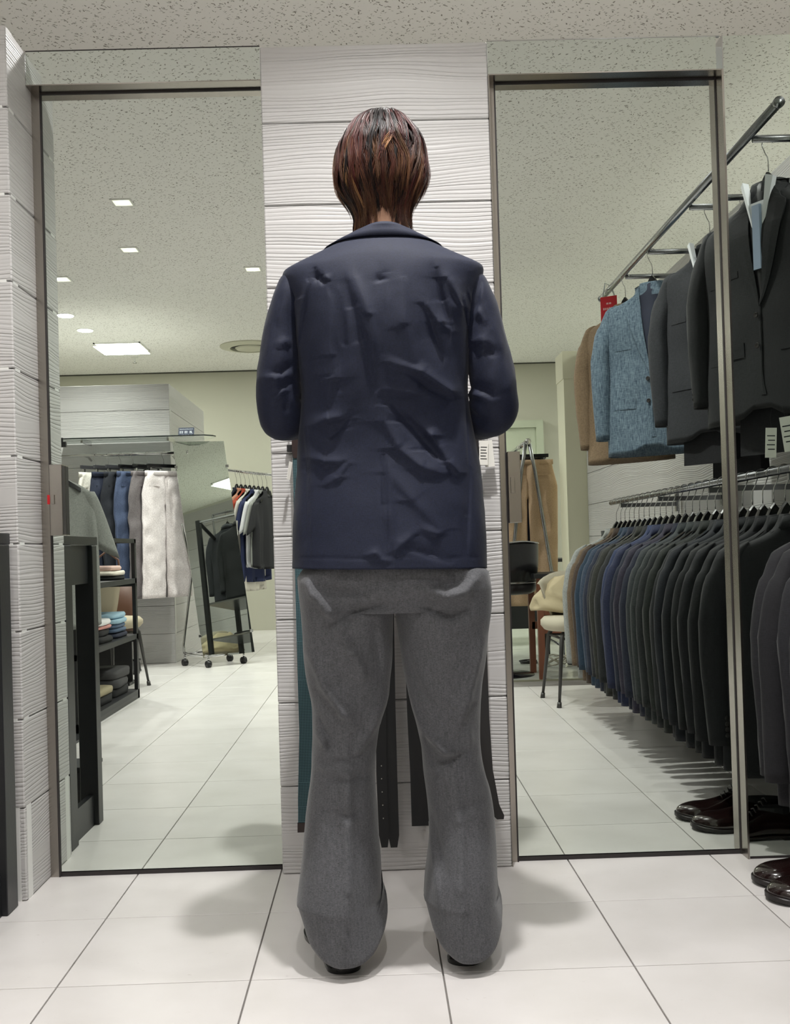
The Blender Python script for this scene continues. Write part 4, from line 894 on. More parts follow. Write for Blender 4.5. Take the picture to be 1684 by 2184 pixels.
# lower rail
RX, RZL = 1.25, 1.09
t = thing('lower_garment_rail', 'long grey metal rail carrying the closely packed suit jackets', 'clothes rail', (RX, 0, RZL))
MB().tube([(0, -.16, 0), (0, -2.56, 0)], .0125, 14).obj('rail_tube', M_RAIL, t, True)
for y in (-.3, -.95, -1.65, -2.35): MB().box(.0, .296, y - .006, y + .006, -.032, -.012).box(.28, .296, y - .012, y + .012, -.06, .04).obj('bracket', M_RAIL, t)
SEQ = [('grey_tweed', (126, 128, 126), 'pale grey tweed'), ('tan', (112, 92, 74), 'tan brown'), ('umber', (70, 56, 48), 'dark umber'), ('teal', (38, 58, 78), 'crumpled teal blue'), ('slate', (54, 66, 86), 'slate blue'), ('ink', (38, 42, 60), 'ink navy'),
       ('coal1', (42, 42, 46), 'charcoal'), ('moss', (46, 46, 42), 'mossy dark grey'), ('coal2', (36, 37, 40), 'deep charcoal'), ('royal', (40, 50, 84), 'royal navy'), ('navy1', (38, 44, 72), 'mid navy'), ('navy2', (32, 36, 54), 'dull navy'), ('plum', (48, 44, 60), 'plum navy'),
       ('navy3', (34, 38, 56), 'matt navy'), ('steel', (54, 58, 60), 'steel grey'), ('storm', (48, 52, 54), 'storm grey'), ('coal3', (36, 38, 40), 'dark grey'), ('green', (34, 38, 36), 'greenish black'), ('coal4', (32, 33, 36), 'soot grey'), ('night', (24, 27, 34), 'night blue'),
       ('jet1', (24, 25, 30), 'blue black'), ('jet2', (22, 23, 26), 'jet black'), ('jet3', (25, 25, 30), 'soft black'), ('jet4', (24, 24, 28), 'washed black'), ('jet5', (26, 26, 30), 'dark graphite')]
ORD = 'first second third fourth fifth sixth seventh eighth ninth tenth eleventh twelfth thirteenth fourteenth fifteenth sixteenth seventeenth eighteenth nineteenth twentieth twenty-first twenty-second twenty-third twenty-fourth twenty-fifth'.split()
for k, (nm, c, lb) in enumerate(SEQ):
    y = -2.45 + (2.45 - .235) * k / (len(SEQ) - 1); rz = random.uniform(-.10, .05) - .06
    c = tuple(int(v * (.95 if 'tweed' in nm else .74)) for v in c)
    m = fab(nm, c, melange=.8 if 'tweed' in nm else .15)
    hanger((RX, y, RZL), rz + PI * 0, 'hanger of the %s jacket from the far end of the lower rail' % ORD[k], 'hangers on the lower rail')
    suit((RX + random.uniform(-.008, .008), y, RZL), rz, m, '%s suit jacket, %s from the far end of the lower rail' % (lb, ORD[k]), 'suit jackets packed on the lower rail', 'rack%d' % (k % 5), .036, 20 + k % 5, front=(k in (0,)), cuff=4 if k > 3 else 0).scale = (1, 1, 1.035)
# upper rail with cross arms
BX, BZ = 1.2, 2.14
t = thing('upper_garment_rail', 'high grey metal rail running towards the mirror with arms to the wall', 'clothes rail', (BX, 0, BZ))
MB().tube([(0, -.15, 0), (0, -2.42, 0)], .0145, 16).obj('rail_tube', M_RAIL, t, True)
for y in (-.15, -2.42): MB().tube([(0, y - .006, 0), (0, y + .006, 0)], .0165, 16).obj('end_cap', M_RAIL, t, True)
ARMS = [-.39, -.94, -1.53, -1.94]
for y in ARMS: MB().tube([(.012, y, -.012), (.355, y, -.012)], .0115, 14).obj('cross_arm', M_RAIL, t, True); MB().box(.345, .357, y - .02, y + .02, -.05, .03).obj('wall_plate', M_RAIL, t)
AZ = BZ - .012
M_BR = fab('sand_brown', (104, 86, 66), (132, 111, 88), melange=.4); M_LIN = fab('blue_linen', (50, 66, 82), (104, 120, 132), melange=1.5, sx=420, sz=420); M_BK1 = fab('charcoal_wool', (30, 31, 35), melange=.2); M_BK2 = fab('black_wool', (20, 21, 23), melange=.2)
A = math.radians(30)
M_NT = mat('navy_knit', (34, 38, 54), .85, bump=.3, bscale=500); M_WS = mat('white_shirting', (226, 228, 232), .7)
UJ = [('brown', 1.205, -1.93, math.radians(44), M_BR, 'sand brown jacket, farthest on the high rail', M_LINING, 0), ('blue', 1.228, -1.54, math.radians(35), M_LIN, 'light blue linen jacket over a navy tee on the high rail', M_NT, 0),
      ('charcoal', 1.29, -.96, math.radians(54), M_BK1, 'charcoal jacket over a white shirt in front of the blue linen one', M_LINING, 0), ('black', 1.265, -.41, math.radians(61), M_BK2, 'black jacket over a white shirt, nearest the mirror on the high rail', M_LINING, 4),
      ('b2', 1.385, -.955, math.radians(64), M_BK1, 'second charcoal jacket close behind the one with the white shirt', M_LINING, 0), ('b3', 1.38, -.41, math.radians(66), M_BK2, 'second black jacket beside the wall on the nearest high arm', M_LINING, 4)]
for key, x, y, a, m, lb, ln, cf in UJ:
    hanger((x, y, AZ), PI + a, 'hanger of the ' + lb.split(',')[0], 'hangers on the high rail')
    t = suit((x, y, AZ), PI + a, m, lb, None, 'up_' + key[:2], .062 if key in ('brown', 'blue') else .046, hash(key) % 7 if False else len(key) + 3, True, cf, ln)
    if key in ('charcoal', 'black'):
        q = MB()
        for s_ in (-1, 1): q.loft([[(s_ * (.044 - .036 * k / 8), -.052 - .012 * (1 - k / 8) - .004, -.128 - .20 * k / 8), (s_ * (.062 - .054 * k / 8), -.050 - .006, -.135 - .20 * k / 8), (s_ * (.062 - .054 * k / 8), -.038, -.135 - .20 * k / 8), (s_ * (.044 - .036 * k / 8), -.04, -.128 - .20 * k / 8)] for k in range(9)])
        q.loft([[(-.03 + .024 * k / 6, -.058, -.2 - .2 * k / 6), (.03 - .024 * k / 6, -.058, -.2 - .2 * k / 6), (.03 - .024 * k / 6, -.04, -.2 - .2 * k / 6), (-.03 + .024 * k / 6, -.04, -.2 - .2 * k / 6)] for k in range(7)])
        put('shirt_front', q.mesh('shirt_front', M_WS), t)
        q = MB().loft([[(-.014, -.066, -.21 - .1 * k), (.014, -.066, -.21 - .1 * k), (.018, -.06, -.21 - .1 * k), (-.018, -.06, -.21 - .1 * k)] for k in range(3)]); put('tie', q.mesh('tie', mat('pale_blue_silk', (150, 166, 190), .4)), t)
# trousers folded over the hanger bars below the dark jackets
FT = MB(); st = []
for k in range(10):
    z = -.30 - .66 * k / 9; w = .075 + .02 * k / 9; st.append([(-w + .04, -.02 + .004 * math.sin(k), z), (w + .04, -.022, z), (w + .045, .022, z + .01), (-w + .035, .02, z + .01)])
FT.loft(st); FTm = FT.mesh('folded_trousers', M_LINING, False)
for (x, y, a, lb, dz) in ((1.29, -.96, math.radians(54), 'black folded trousers showing below the charcoal jacket', 0), (1.27, -.41, math.radians(61), 'black folded trousers showing below the nearest black jacket', -.02), (1.385, -.955, math.radians(64), 'black folded trousers below the second charcoal jacket', -.06), (1.38, -.41, math.radians(66), 'dark folded trousers below the second black jacket', .0)):
    o = put('folded_trousers', FTm, None, fab('black_trouser', (20, 20, 23))); o.location = (x, y, AZ + dz); o.rotation_euler = (0, 0, PI + a); tag(o, lb, 'trousers', 'folded trousers under the high jackets')
# price tags
def card(name, w, h, label, loc, rz, tilt=0, lines=4, parent=None, cat='price tag'):
    t = thing(name, label, cat, loc, rz)
    if parent: t.parent = parent
    t.rotation_euler = (0, tilt, rz)
    MB().box(-w / 2, w / 2, -.0006, .0006, -h, 0).obj('card', M_PAPER, t); MB().tube([(0, 0, 0), (.004, 0, .03), (0, 0, .055)], .0005, 5).obj('string', M_INK, t)
    q = MB()
    for s_ in (-1, 1):
        for k in range(lines): z = -h * (.25 + .6 * k / lines); q.box(-w * .36, w * (.36 - .1 * (k % 2)), min(s_ * .0006, s_ * .0009), max(s_ * .0006, s_ * .0009), z - h * .035, z)
    q.obj('print', M_INK, t); return t
card('price_tag', .034, .105, 'beige price tag hanging lowest below the black jacket', (1.235, -.27, 1.245), PI + .4, .12); card('price_tag', .032, .09, 'price tag half hidden behind the lowest one', (1.20, -.29, 1.215), PI + .2, -.05)
card('price_tag', .034, .12, 'price tag at the right edge of the end mirror', (1.30, -.24, 1.25), PI + .5, -.06)
card('price_tag', .02, .075, 'narrow white price tag beside the blue linen jacket front', (1.19, -1.40, 1.53), PI + A, .0, 2)
# red sale card clipped to the far end of the high rail
t = thing('red_sign_card', 'red hanging sign card clipped near the far end of the high rail', 'sign', (BX - .012, -2.2, BZ - .02), PI + .55)
MB().box(-.042, .042, -.001, .001, -.165, -.02).obj('card', mat('red_card', (206, 34, 48), .45), t)
q = MB(); rn = random.Random(5)
for s_ in (-1, 1):
    for z, w, h in ((-.055, .014, .008), (-.08, .03, .012), (-.098, .018, .005), (-.125, .012, .008)):
        n_ = max(2, int(w / .005)); 
        for k in range(n_): x = -w + 2 * w * (k + .5) / n_; q.box(x - w / n_ * .75, x + w / n_ * .75, min(s_ * .001, s_ * .0014), max(s_ * .001, s_ * .0014), z - h * rn.uniform(.4, .6), z + h * rn.uniform(.3, .5))
q.obj('lettering', mat('pale_print', (235, 190, 190), .6), t)
MB().tube([(-.03, 0, -.02), (-.012, .01, .03), (.012, -.01, .045), (.03, 0, -.02)], .0035, 8).tube([(-.02, .014, .0), (.0, .014, .035), (.02, .014, .0)], .004, 8).obj('clear_clip', mat('clear_plastic', (200, 204, 204), .15), t, True)
# shoes below the jackets
M_SHO = mat('oxblood_leather', (27, 14, 13), .16, coat=.8, var=.15, vscale=20); M_SOLE = mat('dark_sole', (26, 20, 19), .45)
def dress_shoe(x, y, rz, label, group, m=M_SHO, s=1.0):
    t = thing('dress_shoe', label, 'shoe', (x, y, 0), rz, group); a, b = shoe_mb(.31 * s, .060 * s)
    a.obj('upper', m, t, True); b.obj('sole', M_SOLE, t)
    L = .31 * s
    q = MB()
    for j in range(5):
        xx = L * (-.02 - .035 * j) + .02; zz = .072 + .010 * j; q.tube([(xx, -.021, zz - .004), (xx, 0, zz + .003), (xx, .021, zz - .004)], .002, 6)
    q.obj('laces', M_SOLE, t, True)
    q = MB(); q.loft([[(L * .17, .045 * s * math.cos(a_) , .052 + .0 * a_ - .016 * abs(math.cos(a_)) ** 2), (L * .185, .047 * s * math.cos(a_), .0525 - .016 * abs(math.cos(a_)) ** 2), (L * .178, .046 * s * math.cos(a_), .0545 - .016 * abs(math.cos(a_)) ** 2)] for a_ in np.linspace(.3, PI - .3, 12)]); q.obj('toe_cap_seam', m, t, True)
    q = MB(); n = 16
    q.loft([[(-L * .24 + .065 * math.cos(2 * PI * j / n), .026 * math.sin(2 * PI * j / n), .085 - .004 + zz) for j in range(n)] for zz in (-.01, .008)]); q.obj('opening', M_LINING, t)
    return t
dress_shoe(1.098, -.255, PI + .04, 'polished oxblood dress shoe, farther one of the pair by the end mirror', 'oxblood pair')
dress_shoe(1.085, -.375, PI + .10, 'polished oxblood dress shoe, nearer one of the pair by the end mirror', 'oxblood pair')
M_SUE = mat('black_suede', (16, 15, 16), .95, sheen=.4)
def boot(x, y, rz, label):
    t = thing('ankle_boot', label, 'boot', (x, y, 0), rz, 'black suede boots'); a, b = shoe_mb(.30, .054); a.obj('upper', M_SUE, t, True); b.obj('sole', M_SOLE, t)
    q = MB(); n = 18; q.loft([[(-.085 + (.062 - .004 * k) * math.cos(2 * PI * j / n) + .0 * k, (.036 + .002 * k) * math.sin(2 * PI * j / n), .05 + .027 * k + .006 * math.cos(2 * PI * j / n)) for j in range(n)] for k in range(5)]); q.obj('shaft', M_SUE, t, True)
    return t
boot(1.36, -.22, PI - .05, 'black suede boot behind the oxblood shoes, nearer the mirror'); boot(1.37, -.36, PI + .05, 'black suede boot behind the oxblood shoes, farther from the mirror')
# ------------------------------------------------------------------ left side of the shop (seen in the left mirror; world y = minus the mirrored depth)
def frame(mb, x0, x1, y0, y1, z0, z1): return mb.box(x0, x1, y0, y1, z0, z1)
t = thing('console_table', 'black painted console table against the timber wall end', 'table', (0, 0, 0))
for (a, b, c, d) in ((-1.02, -.94, -.31, -.235), (-1.0, -.94, -.60, -.545), (-1.46, -1.40, -.60, -.545), (-1.46, -1.40, -.31, -.235)): MB().bbox(a, b, c, d, 0, .925, .002).obj('leg', M_BLACKP, t)
MB().bbox(-1.5, -.945, -.63, -.215, .925, .955, .002).obj('table_top', M_BLACKP, t)
MB().box(-.975, -.955, -.545, -.31, .80, .925).obj('apron', M_BLACKP, t); MB().box(-.975, -.955, -.545, -.31, .0, .10).obj('foot_rail', M_BLACKP, t); MB().box(-1.4, -1.0, -.59, -.57, .8, .925).obj('apron', M_BLACKP, t)
t = thing('black_box', 'small glossy black box on the floor under the console table', 'box', (-1.06, -.62, 0)); MB().bbox(-.06, .055, -.22, -.06, .0, .15, .003).obj('carton', M_BLACKM, t); MB().bbox(-.063, .058, -.223, -.057, .15, .165, .002).obj('lid', M_BLACKP, t)
# shelving unit
t = thing('shelving_unit', 'open black metal shelving unit with folded clothes', 'shelf', (0, 0, 0)); SY0, SY1, SX0, SX1 = -3.62, -2.28, -2.05, -1.5
for x in (SX1 - .022, SX0):
    for y in (SY0, SY1 - .04): MB().box(x, x + .022, y, y + .04, 0, .99).obj('post', M_BLACKM, t)
M_SHELFT = mat('dark_shelf_board', (30, 30, 33), .5)
SH = [.055, .40, .745]
for z in SH:
    MB().box(SX0, SX1, SY0, SY1, z - .03, z).box(SX0, SX1, SY0, SY0 + .02, z - .05, z).obj('shelf_board', M_SHELFT, t)
MB().box(SX1 - .022, SX1, SY0, SY1, .965, .99).box(SX0, SX0 + .022, SY0, SY1, .965, .99).box(SX0, SX1, SY0, SY0 + .03, .965, .99).box(SX0, SX1, SY1 - .03, SY1, .965, .99).obj('top_frame', M_BLACKM, t)
MB().box(SX0, SX1, SY1 - .03, SY1, 0, .03).box(SX1 - .022, SX1, SY0, SY1, .0, .025).obj('base_rail', M_BLACKM, t)
def folded(x, y, z, w, d, h, m, label, rz=0, name='folded_garment', cat='folded clothes', group='folded clothes on the shelves'):
    """soft folded garment: rounded stack with rolled front edge"""
    mb = MB(); nx, ny = 16, 14; sd = random.uniform(0, 50); v = []
    rings = []
    for k in range(7):
        q = k / 6; z_ = h * q; ins = -.006 * math.sin(PI * q) if True else 0; ring = []
        for j in range(36):
            t_ = 2 * PI * j / 36; c, s_ = math.cos(t_), math.sin(t_); px_ = (w / 2 - .004 - ins) * math.copysign(abs(c) ** .35, c); py_ = (d / 2 - .004 - ins) * math.copysign(abs(s_) ** .35, s_)
            e = .004 * vnoise(px_ * 20 + sd, py_ * 20, z_ * 60); ring.append((px_ + e * c, py_ + e * s_, z_ + (.008 * vnoise(px_ * 12 + sd, py_ * 12, 3) if q > .3 else 0)))
        rings.append(ring)
    mb.loft(rings); o = mb.obj(name, m, None, True); o.location = (x, y, z); o.rotation_euler.z = rz; return tag(o, label, cat, group)
def C_(n, c): return mat('cotton_' + n, c, .85, bump=.3, bscale=400)
def stack(x, y, z, items, w=.26, d=.30, rz=0):
    for k, (m, h, lb) in enumerate(items): folded(x + random.uniform(-.008, .008), y + random.uniform(-.008, .008), z + .001, w * random.uniform(.95, 1.03), d * random.uniform(.95, 1.03), h, m, lb, rz + random.uniform(-.05, .05)); z += h + .004
xs = -1.66
stack(xs, -3.32, SH[2], [(C_('black', (24, 24, 26)), .022, 'black folded shirt at the bottom of the top shelf pile'), (C_('cream', (222, 214, 200)), .026, 'cream folded shirt on the top shelf'), (C_('pink', (206, 176, 166)), .028, 'dusty pink folded shirt topmost on the top shelf')])
stack(xs, -2.75, SH[2], [(C_('navy', (36, 40, 58)), .03, 'navy folded shirt on the top shelf behind the polo'), (C_('white', (222, 222, 220)), .03, 'white folded shirt on the top shelf behind the polo')])
stack(xs, -3.36, SH[1], [(MATS['cotton_navy'], .028, 'navy folded sweater at the bottom of the pale blue pile'), (C_('slate', (86, 104, 128)), .024, 'slate blue folded shirt under the pale blue ones'), (MATS['cotton_slate'], .022, 'second slate blue folded shirt in the pale blue pile'), (C_('sky', (158, 190, 206)), .026, 'pale blue folded shirt second from the top of its pile'), (MATS['cotton_sky'], .026, 'pale blue folded shirt on top of the middle shelf pile')])
stack(xs, -2.98, SH[1], [(MATS['cotton_black'], .035, 'black folded knit under the white shirt'), (MATS['cotton_black'], .035, 'black folded knit directly under the white shirt'), (C_('rose', (196, 140, 132)), .018, 'rose folded shirt under the white one'), (MATS['cotton_white'], .026, 'white folded shirt on the black pile of the middle shelf')])
stack(xs, -2.6, SH[1], [(C_('grey', (120, 122, 126)), .04, 'grey folded sweatshirt at the near end of the middle shelf'), (MATS['cotton_black'], .03, 'black folded top at the near end of the middle shelf')])
stack(xs, -3.36, SH[0], [(MATS['cotton_black'], .05, 'black folded trousers at the bottom of the dark grey pile'), (C_('char', (64, 63, 64)), .05, 'dark grey folded trousers second in their pile'), (MATS['cotton_char'], .05, 'dark grey folded trousers topmost on the lowest shelf')], d=.34)
stack(xs, -2.97, SH[0], [(MATS['cotton_black'], .05, 'black folded trousers below the khaki pair'), (C_('khaki', (150, 140, 112)), .035, 'khaki folded trousers on the lowest shelf')], d=.34)
stack(xs, -2.58, SH[0], [(MATS['cotton_white'], .05, 'white folded sweatshirt at the near end of the lowest shelf'), (C_('brown', (62, 52, 44)), .07, 'brown folded trousers at the near end of the lowest shelf'), (C_('rose2', (196, 176, 168)), .03, 'pale rose folded top at the near end of the lowest shelf')])
# grey polo on its stand
t = thing('display_stand', 'black slim display arm holding the grey polo shirt', 'stand', (-1.60, -2.16, 0))
MB().box(-.06, -.03, -.12, -.09, 0, 1.44).obj('post', M_BLACKM, t); MB().box(-.06, .11, -.012, .006, 1.425, 1.45).box(-.06, -.03, -.12, .006, 1.425, 1.45).tube([(.09, 0, 1.44), (.09, 0, 1.47)], .006, 8).obj('arm', M_BLACKM, t); MB().box(-.15, .15, -.12, .12, 0, .012).obj('foot_plate', M_BLACKM, t)
PX_, PYY, PZ_ = -1.565, -2.16, 1.445
hanger((PX_, PYY, PZ_), PI - .35, 'black hanger inside the grey polo shirt', 'hangers of the left side')
def shirt(name, loc, rz, m, label, group=None, wid=1.0, ln=.80, polo=False, dep=.05, sl=.27):
    t = thing(name, label, 'shirt', loc, rz, group); W = [(-ln - .13, .255), (-.6, .25), (-.36, .24), (-.26, .235), (-.225, .2), (-.2, .15), (-.18, .1), (-.15, .07), (-.13, .058)]
    D = [(-ln - .13, dep), (-.36, dep), (-.22, dep * .75), (-.13, dep * .6)]; ph = random.uniform(0, 30); rings = []; n = 48
    for z in list(np.linspace(-ln - .13, -.27, 22)) + list(np.linspace(-.25, -.132, 12)):
        a, = smooth_tab(W, z); a *= wid; d, = smooth_tab(D, z); ring = []
        for j in range(n):
            t_ = 2 * PI * j / n; c, s_ = math.cos(t_), math.sin(t_); x = a * math.copysign(abs(c) ** .8, c); y = d * math.copysign(abs(s_) ** .8, s_); f_ = min(1, max(0, (-.25 - z) / .2))
            ring.append((x, y + f_ * (.016 * math.sin(x * 38 + ph) + .01 * math.sin(x * 80 + ph * 2)) + vnoise(x * 8, z * 5, ph) * .012, z + (.02 * abs(c) ** 3 if z < -ln - .1 else 0)))
        rings.append(ring)
    b = rings[0]; mb = MB().loft([[(p[0] * .97, p[1] * .8, p[2] + .04) for p in b]] + rings); mb.obj('body', m, t, True)
    for s_ in (-1, 1):
        rings = []
        for k in range(10):
            q = k / 9; cx = s_ * (.19 + .105 * q ** .8) * wid; z = -.235 - sl * q; a = .05 + .035 * q; d = dep * .75; n2 = 20
            rings.append([(cx + a * math.cos(2 * PI * j / n2) * .8, d * math.sin(2 * PI * j / n2) * (1 + .1 * vnoise(j, q * 4, ph)), z + s_ * -.035 * math.cos(2 * PI * j / n2) * q * -1 * (-1)) for j in range(n2)])
        L_ = rings[-1]; cx = sum(p[0] for p in L_) / n2; rings.append([(cx + (p[0] - cx) * .85, p[1] * .8, p[2] + .02) for p in L_])
        MB().loft(rings).obj('sleeve', m, t, True)
    cm = MB(); st = []
    for k in range(25):
        t_ = 2 * PI * k / 24; c, s_ = math.cos(t_), math.sin(t_); fr = max(0, -s_); hgt = .04 if polo else .012
        st.append([(.056 * c, dep * .62 * s_, -.13 - .03 * fr), (.060 * c, dep * .66 * s_, -.128 - .03 * fr), ((.062 + .4 * hgt) * c, dep * .7 * s_ + .3 * hgt * s_, -.128 - hgt - .045 * fr), ((.058 + .4 * hgt) * c, dep * .66 * s_ + .3 * hgt * s_, -.13 - hgt - .045 * fr)])
    cm.loft(st, cap=False); cm.obj('collar', m, t, True)
    if polo:
        q = MB().box(-.017, .017, -dep - .012, -dep + .02, -.38, -.17); q.obj('placket', m, t)
        for k in range(3):
            o = MB().lathe([(0, 0), (.006, 0), (.006, .003), (0, .003)], 12).obj('button', M_WHITE, t); o.location = (0, -dep - .012, -.20 - .055 * k); o.rotation_euler = (PI / 2, 0, 0)
        MB().box(.07, .155, -dep - .010, -dep + .008, -.40, -.31).obj('chest_pocket', m, t)
    return t
M_POLO = fab('polo_grey', (112, 114, 110), (136, 138, 132), rough=.9)
sp_ = shirt('polo_shirt', (PX_, PYY, PZ_), PI - .62, M_POLO, 'oversized mid grey polo shirt with white buttons and a long price tag', wid=.90, ln=.78, polo=True, sl=.30)
card('price_tag', .03, .13, 'long white price tag hanging on the grey polo shirt', (-1.50, -2.07, 1.19), PI - .62, -.12, 3)
# trouser rail with glass shelf in front of the pier
RY, RZ = -5.36, 1.692
t = thing('trouser_rail', 'polished rail with hanging trousers fixed to the timber pier', 'clothes rail', (0, RY, RZ))
MB().tube([(-2.50, 0, 0), (-1.47, 0, 0)], .012, 14).obj('rail_tube', M_CHROME, t, True)
for x in (-2.3, -1.62): MB().tube([(x, 0, 0), (x, -.16, 0), (x, -.25, -.02)], .009, 10).obj('bracket', M_CHROME, t, True)
MB().tube([(-1.475, 0, 0), (-1.465, 0, 0)], .018, 14).obj('end_cap', M_CHROME, t, True)
g_, gn, gb = nt('green_edge_glass'); gb.inputs['Transmission Weight'].default_value = 1; gb.inputs['Roughness'].default_value = .02; gb.inputs['Base Color'].default_value = srgb(244, 252, 248); gb.inputs['IOR'].default_value = 1.45
t = thing('glass_shelf', 'thin clear glass shelf with rounded end above the trouser rail', 'shelf', (0, RY, RZ + .118))
pts = [(-2.52, -.25), (-1.62, -.25)] + [(-1.62 + .38 * math.sin(a), .02 - .27 * math.cos(a)) for a in np.linspace(.15, PI * .5, 8)] + [(-1.26, .06), (-1.32, .12), (-2.52, .12)]
n = len(pts); mb = MB(); mb.add([(x, y, 0) for x, y in pts] + [(x, y, .008) for x, y in pts], [tuple(range(n - 1, -1, -1)), tuple(range(n, 2 * n))] + [(i, (i + 1) % n, (i + 1) % n + n, i + n) for i in range(n)]); mb.obj('glass_pane', g_, t)
MB().tube([(-2.52, .124, .004), (-1.32, .124, .004), (-1.255, .062, .004)], .005, 8).obj('dark_edge', mat('dark_glass_edge', (16, 26, 24), .1), t, True)
for x in (-2.3, -1.62): MB().box(x - .008, x + .008, -.25, .02, -.02, 0).obj('bracket', M_CHROME, t)
# sign on the shelf (mirrored here because the photograph shows it in the mirror)
t = thing('counter_sign', 'small slanted navy sign with three white characters on the glass shelf', 'sign', (-1.475, RY + .02, RZ + .127), PI)
cb2 = MB(); cb2.add([(-.062, .0, 0), (.062, 0, 0), (.062, .028, .072), (-.062, .028, .072), (-.062, .004, 0), (.062, .004, 0), (.062, .032, .072), (-.062, .032, .072)], [(0, 1, 2, 3), (7, 6, 5, 4), (0, 4, 5, 1), (1, 5, 6, 2), (2, 6, 7, 3), (3, 7, 4, 0)])
cb2.obj('board', mat('navy_board', (28, 40, 66), .5), t)
def txt(body, size, loc, rot, m, parent, name='lettering'):
    c = bpy.data.curves.new(name, 'FONT'); c.body = body; c.size = size; c.align_x = 'CENTER'; c.align_y = 'CENTER'; c.extrude = .0003
    try: c.font = bpy.data.fonts.load('<builtin>')
    except Exception: pass
    o = bpy.data.objects.new(name, c); COL.objects.link(o); o.parent = parent; o.location = loc; o.rotation_euler = rot; c.materials.append(m)
    return o
q = MB(); tl = .028 / .072
def bar(x0, x1, z0, z1): q.add([(x0, tl * z0 - .0005, z0), (x1, tl * z0 - .0005, z0), (x1, tl * z1 - .0005, z1), (x0, tl * z1 - .0005, z1)], [(0, 1, 2, 3)])
for i, cx_ in enumerate((.038, 0, -.038)):
    s = .0125
    for z0 in (.026, .0335, .041): bar(cx_ - s * (1 if i != 2 else .5), cx_ + s, z0, z0 + .0022)
    for x0 in ((-s, s - .002) if i == 0 else ((-.001, s - .003) if i == 1 else (-.003, s * .5))): bar(cx_ + x0, cx_ + x0 + .0024, .024, .045)
    if i == 2: q.add([(cx_ - s, tl * .022 - .0005, .022), (cx_ - s + .003, tl * .022 - .0005, .022), (cx_ + .003, tl * .038 - .0005, .038), (cx_, tl * .038 - .0005, .038)], [(0, 1, 2, 3)])
rn = random.Random(9)
for zz, hh in ((.057, .005), (.008, .006)):
    x = -.052
    while x < .05: w = rn.uniform(.0015, .004); bar(x, x + w, zz, zz + hh * rn.uniform(.6, 1)); x += w + .0018
q.obj('lettering', mat('white_print', (215, 220, 228), .6), t)
# clip-hung trousers
def clip_hanger(loc, rz, label, group, w=.30, m=None):
    t = thing('clip_hanger', label, 'hanger', loc, rz, group); put('hook', HK, t); MB().bbox(-w / 2, w / 2, -.008, .008, -.115, -.088, .002).obj('bar', m or M_HANG, t)
    for s_ in (-1, 1): MB().box(s_ * w * .4 - .008, s_ * w * .4 + .008, -.012, .012, -.165, -.118).tube([(s_ * w * .4, 0, -.118), (s_ * w * .4, 0, -.105)], .002, 6).obj('clip', M_CHROME, t)
    return t
def trousers(loc, rz, m, label, group, ww=.185, ln=1.02, flare=.115, dep=.03):
    t = thing('trousers', label, 'trousers', loc, rz, group); z0 = -.145; mb = MB()
    for s_ in (-1, 1):
        rings = []; ph = random.uniform(0, 30); n = 26
        for k in range(34):
            q = k / 33; z = z0 - ln * q; crotch = .26; out = ww * (.94 + .22 * min(1, q / .18)) if q < .3 else ww * 1.16 - (ww * 1.16 - flare * 1.72) * (q - .3) / .7
            inn = -.006 if q < crotch else .004 + .012 * (q - crotch) / (1 - crotch)
            inn = inn if q < crotch else inn + .0
            if q > .3: inn = .004 + (out - flare * 1.55) * (q - .3) / .7 * .4
            a = (out - inn) / 2; cx = (out + inn) / 2; d = dep * (1 - .15 * q) * (1.0 if q > .06 else .7)
            rings.append([(s_ * (cx + a * math.copysign(abs(math.cos(t_)) ** .75, math.cos(t_))), (d * math.copysign(abs(math.sin(t_)) ** .75, math.sin(t_)) + .020 * vnoise(cx * 9 + math.cos(t_) * 1.6 + ph, q * 11, ph) + .011 * math.sin(math.cos(t_) * 5 + ph + q * 3) * min(1, q * 4)), z) for t_ in [2 * PI * j / n for j in range(n)]])
        mb.loft(rings)
    mb.obj('legs', m, t, True)
    MB().loft([sring(0, 0, z, ww + .004, dep * .75, 30, 3) for z in (z0 + .002, z0 - .012, z0 - .036)]).obj('waistband', m, t, True)
    for s_ in (-1, 1): MB().loft([[(s_ * (ww * .35 + .0), -dep * .95 - .004, z0 - .11), (s_ * (ww * .9), -dep * .8 - .004, z0 - .105), (s_ * ww * .9, -dep * .7, z0 - .105), (s_ * ww * .35, -dep * .8, z0 - .11)], [(s_ * (ww * .35), -dep * .95 - .004, z0 - .122), (s_ * ww * .9, -dep * .8 - .004, z0 - .117), (s_ * ww * .9, -dep * .7, z0 - .117), (s_ * ww * .35, -dep * .8, z0 - .122)]]).obj('pocket_welt', m, t)
    return t
TR = [('drab', (196, 192, 184), 'ecru', -2.20), ('navyA', (30, 35, 50), 'dark navy', -2.10), ('blackN', (28, 30, 36), 'blackish navy', -2.0), ('denim', (58, 68, 92), 'denim blue', -1.90), ('taupe', (96, 90, 92), 'taupe grey', -1.79), ('stone', (196, 188, 188), 'pale stone', -1.66)]
OT = ['first', 'second', 'third', 'fourth', 'fifth', 'nearest']
for k, (nm, c, lb, x) in enumerate(TR):
    rz = PI - .95 + random.uniform(-.06, .06) if k < 5 else PI - .72
    clip_hanger((x, RY, RZ), rz, 'clip hanger holding the %s trousers on the polished rail' % lb, 'clip hangers on the polished rail', m=M_HANG if k > 2 else mat('grey_plastic', (60, 60, 64), .4))
    trousers((x, RY, RZ), rz, fab('tr_' + nm, c, melange=.3), '%s trousers clipped %s from the left on the polished rail' % (lb, OT[k]) if k < 5 else 'pale stone drawstring trousers, rightmost on the polished rail', 'trousers on the polished rail', flare=.13 if k == 5 else .115, ln=1.0, ww=.165)
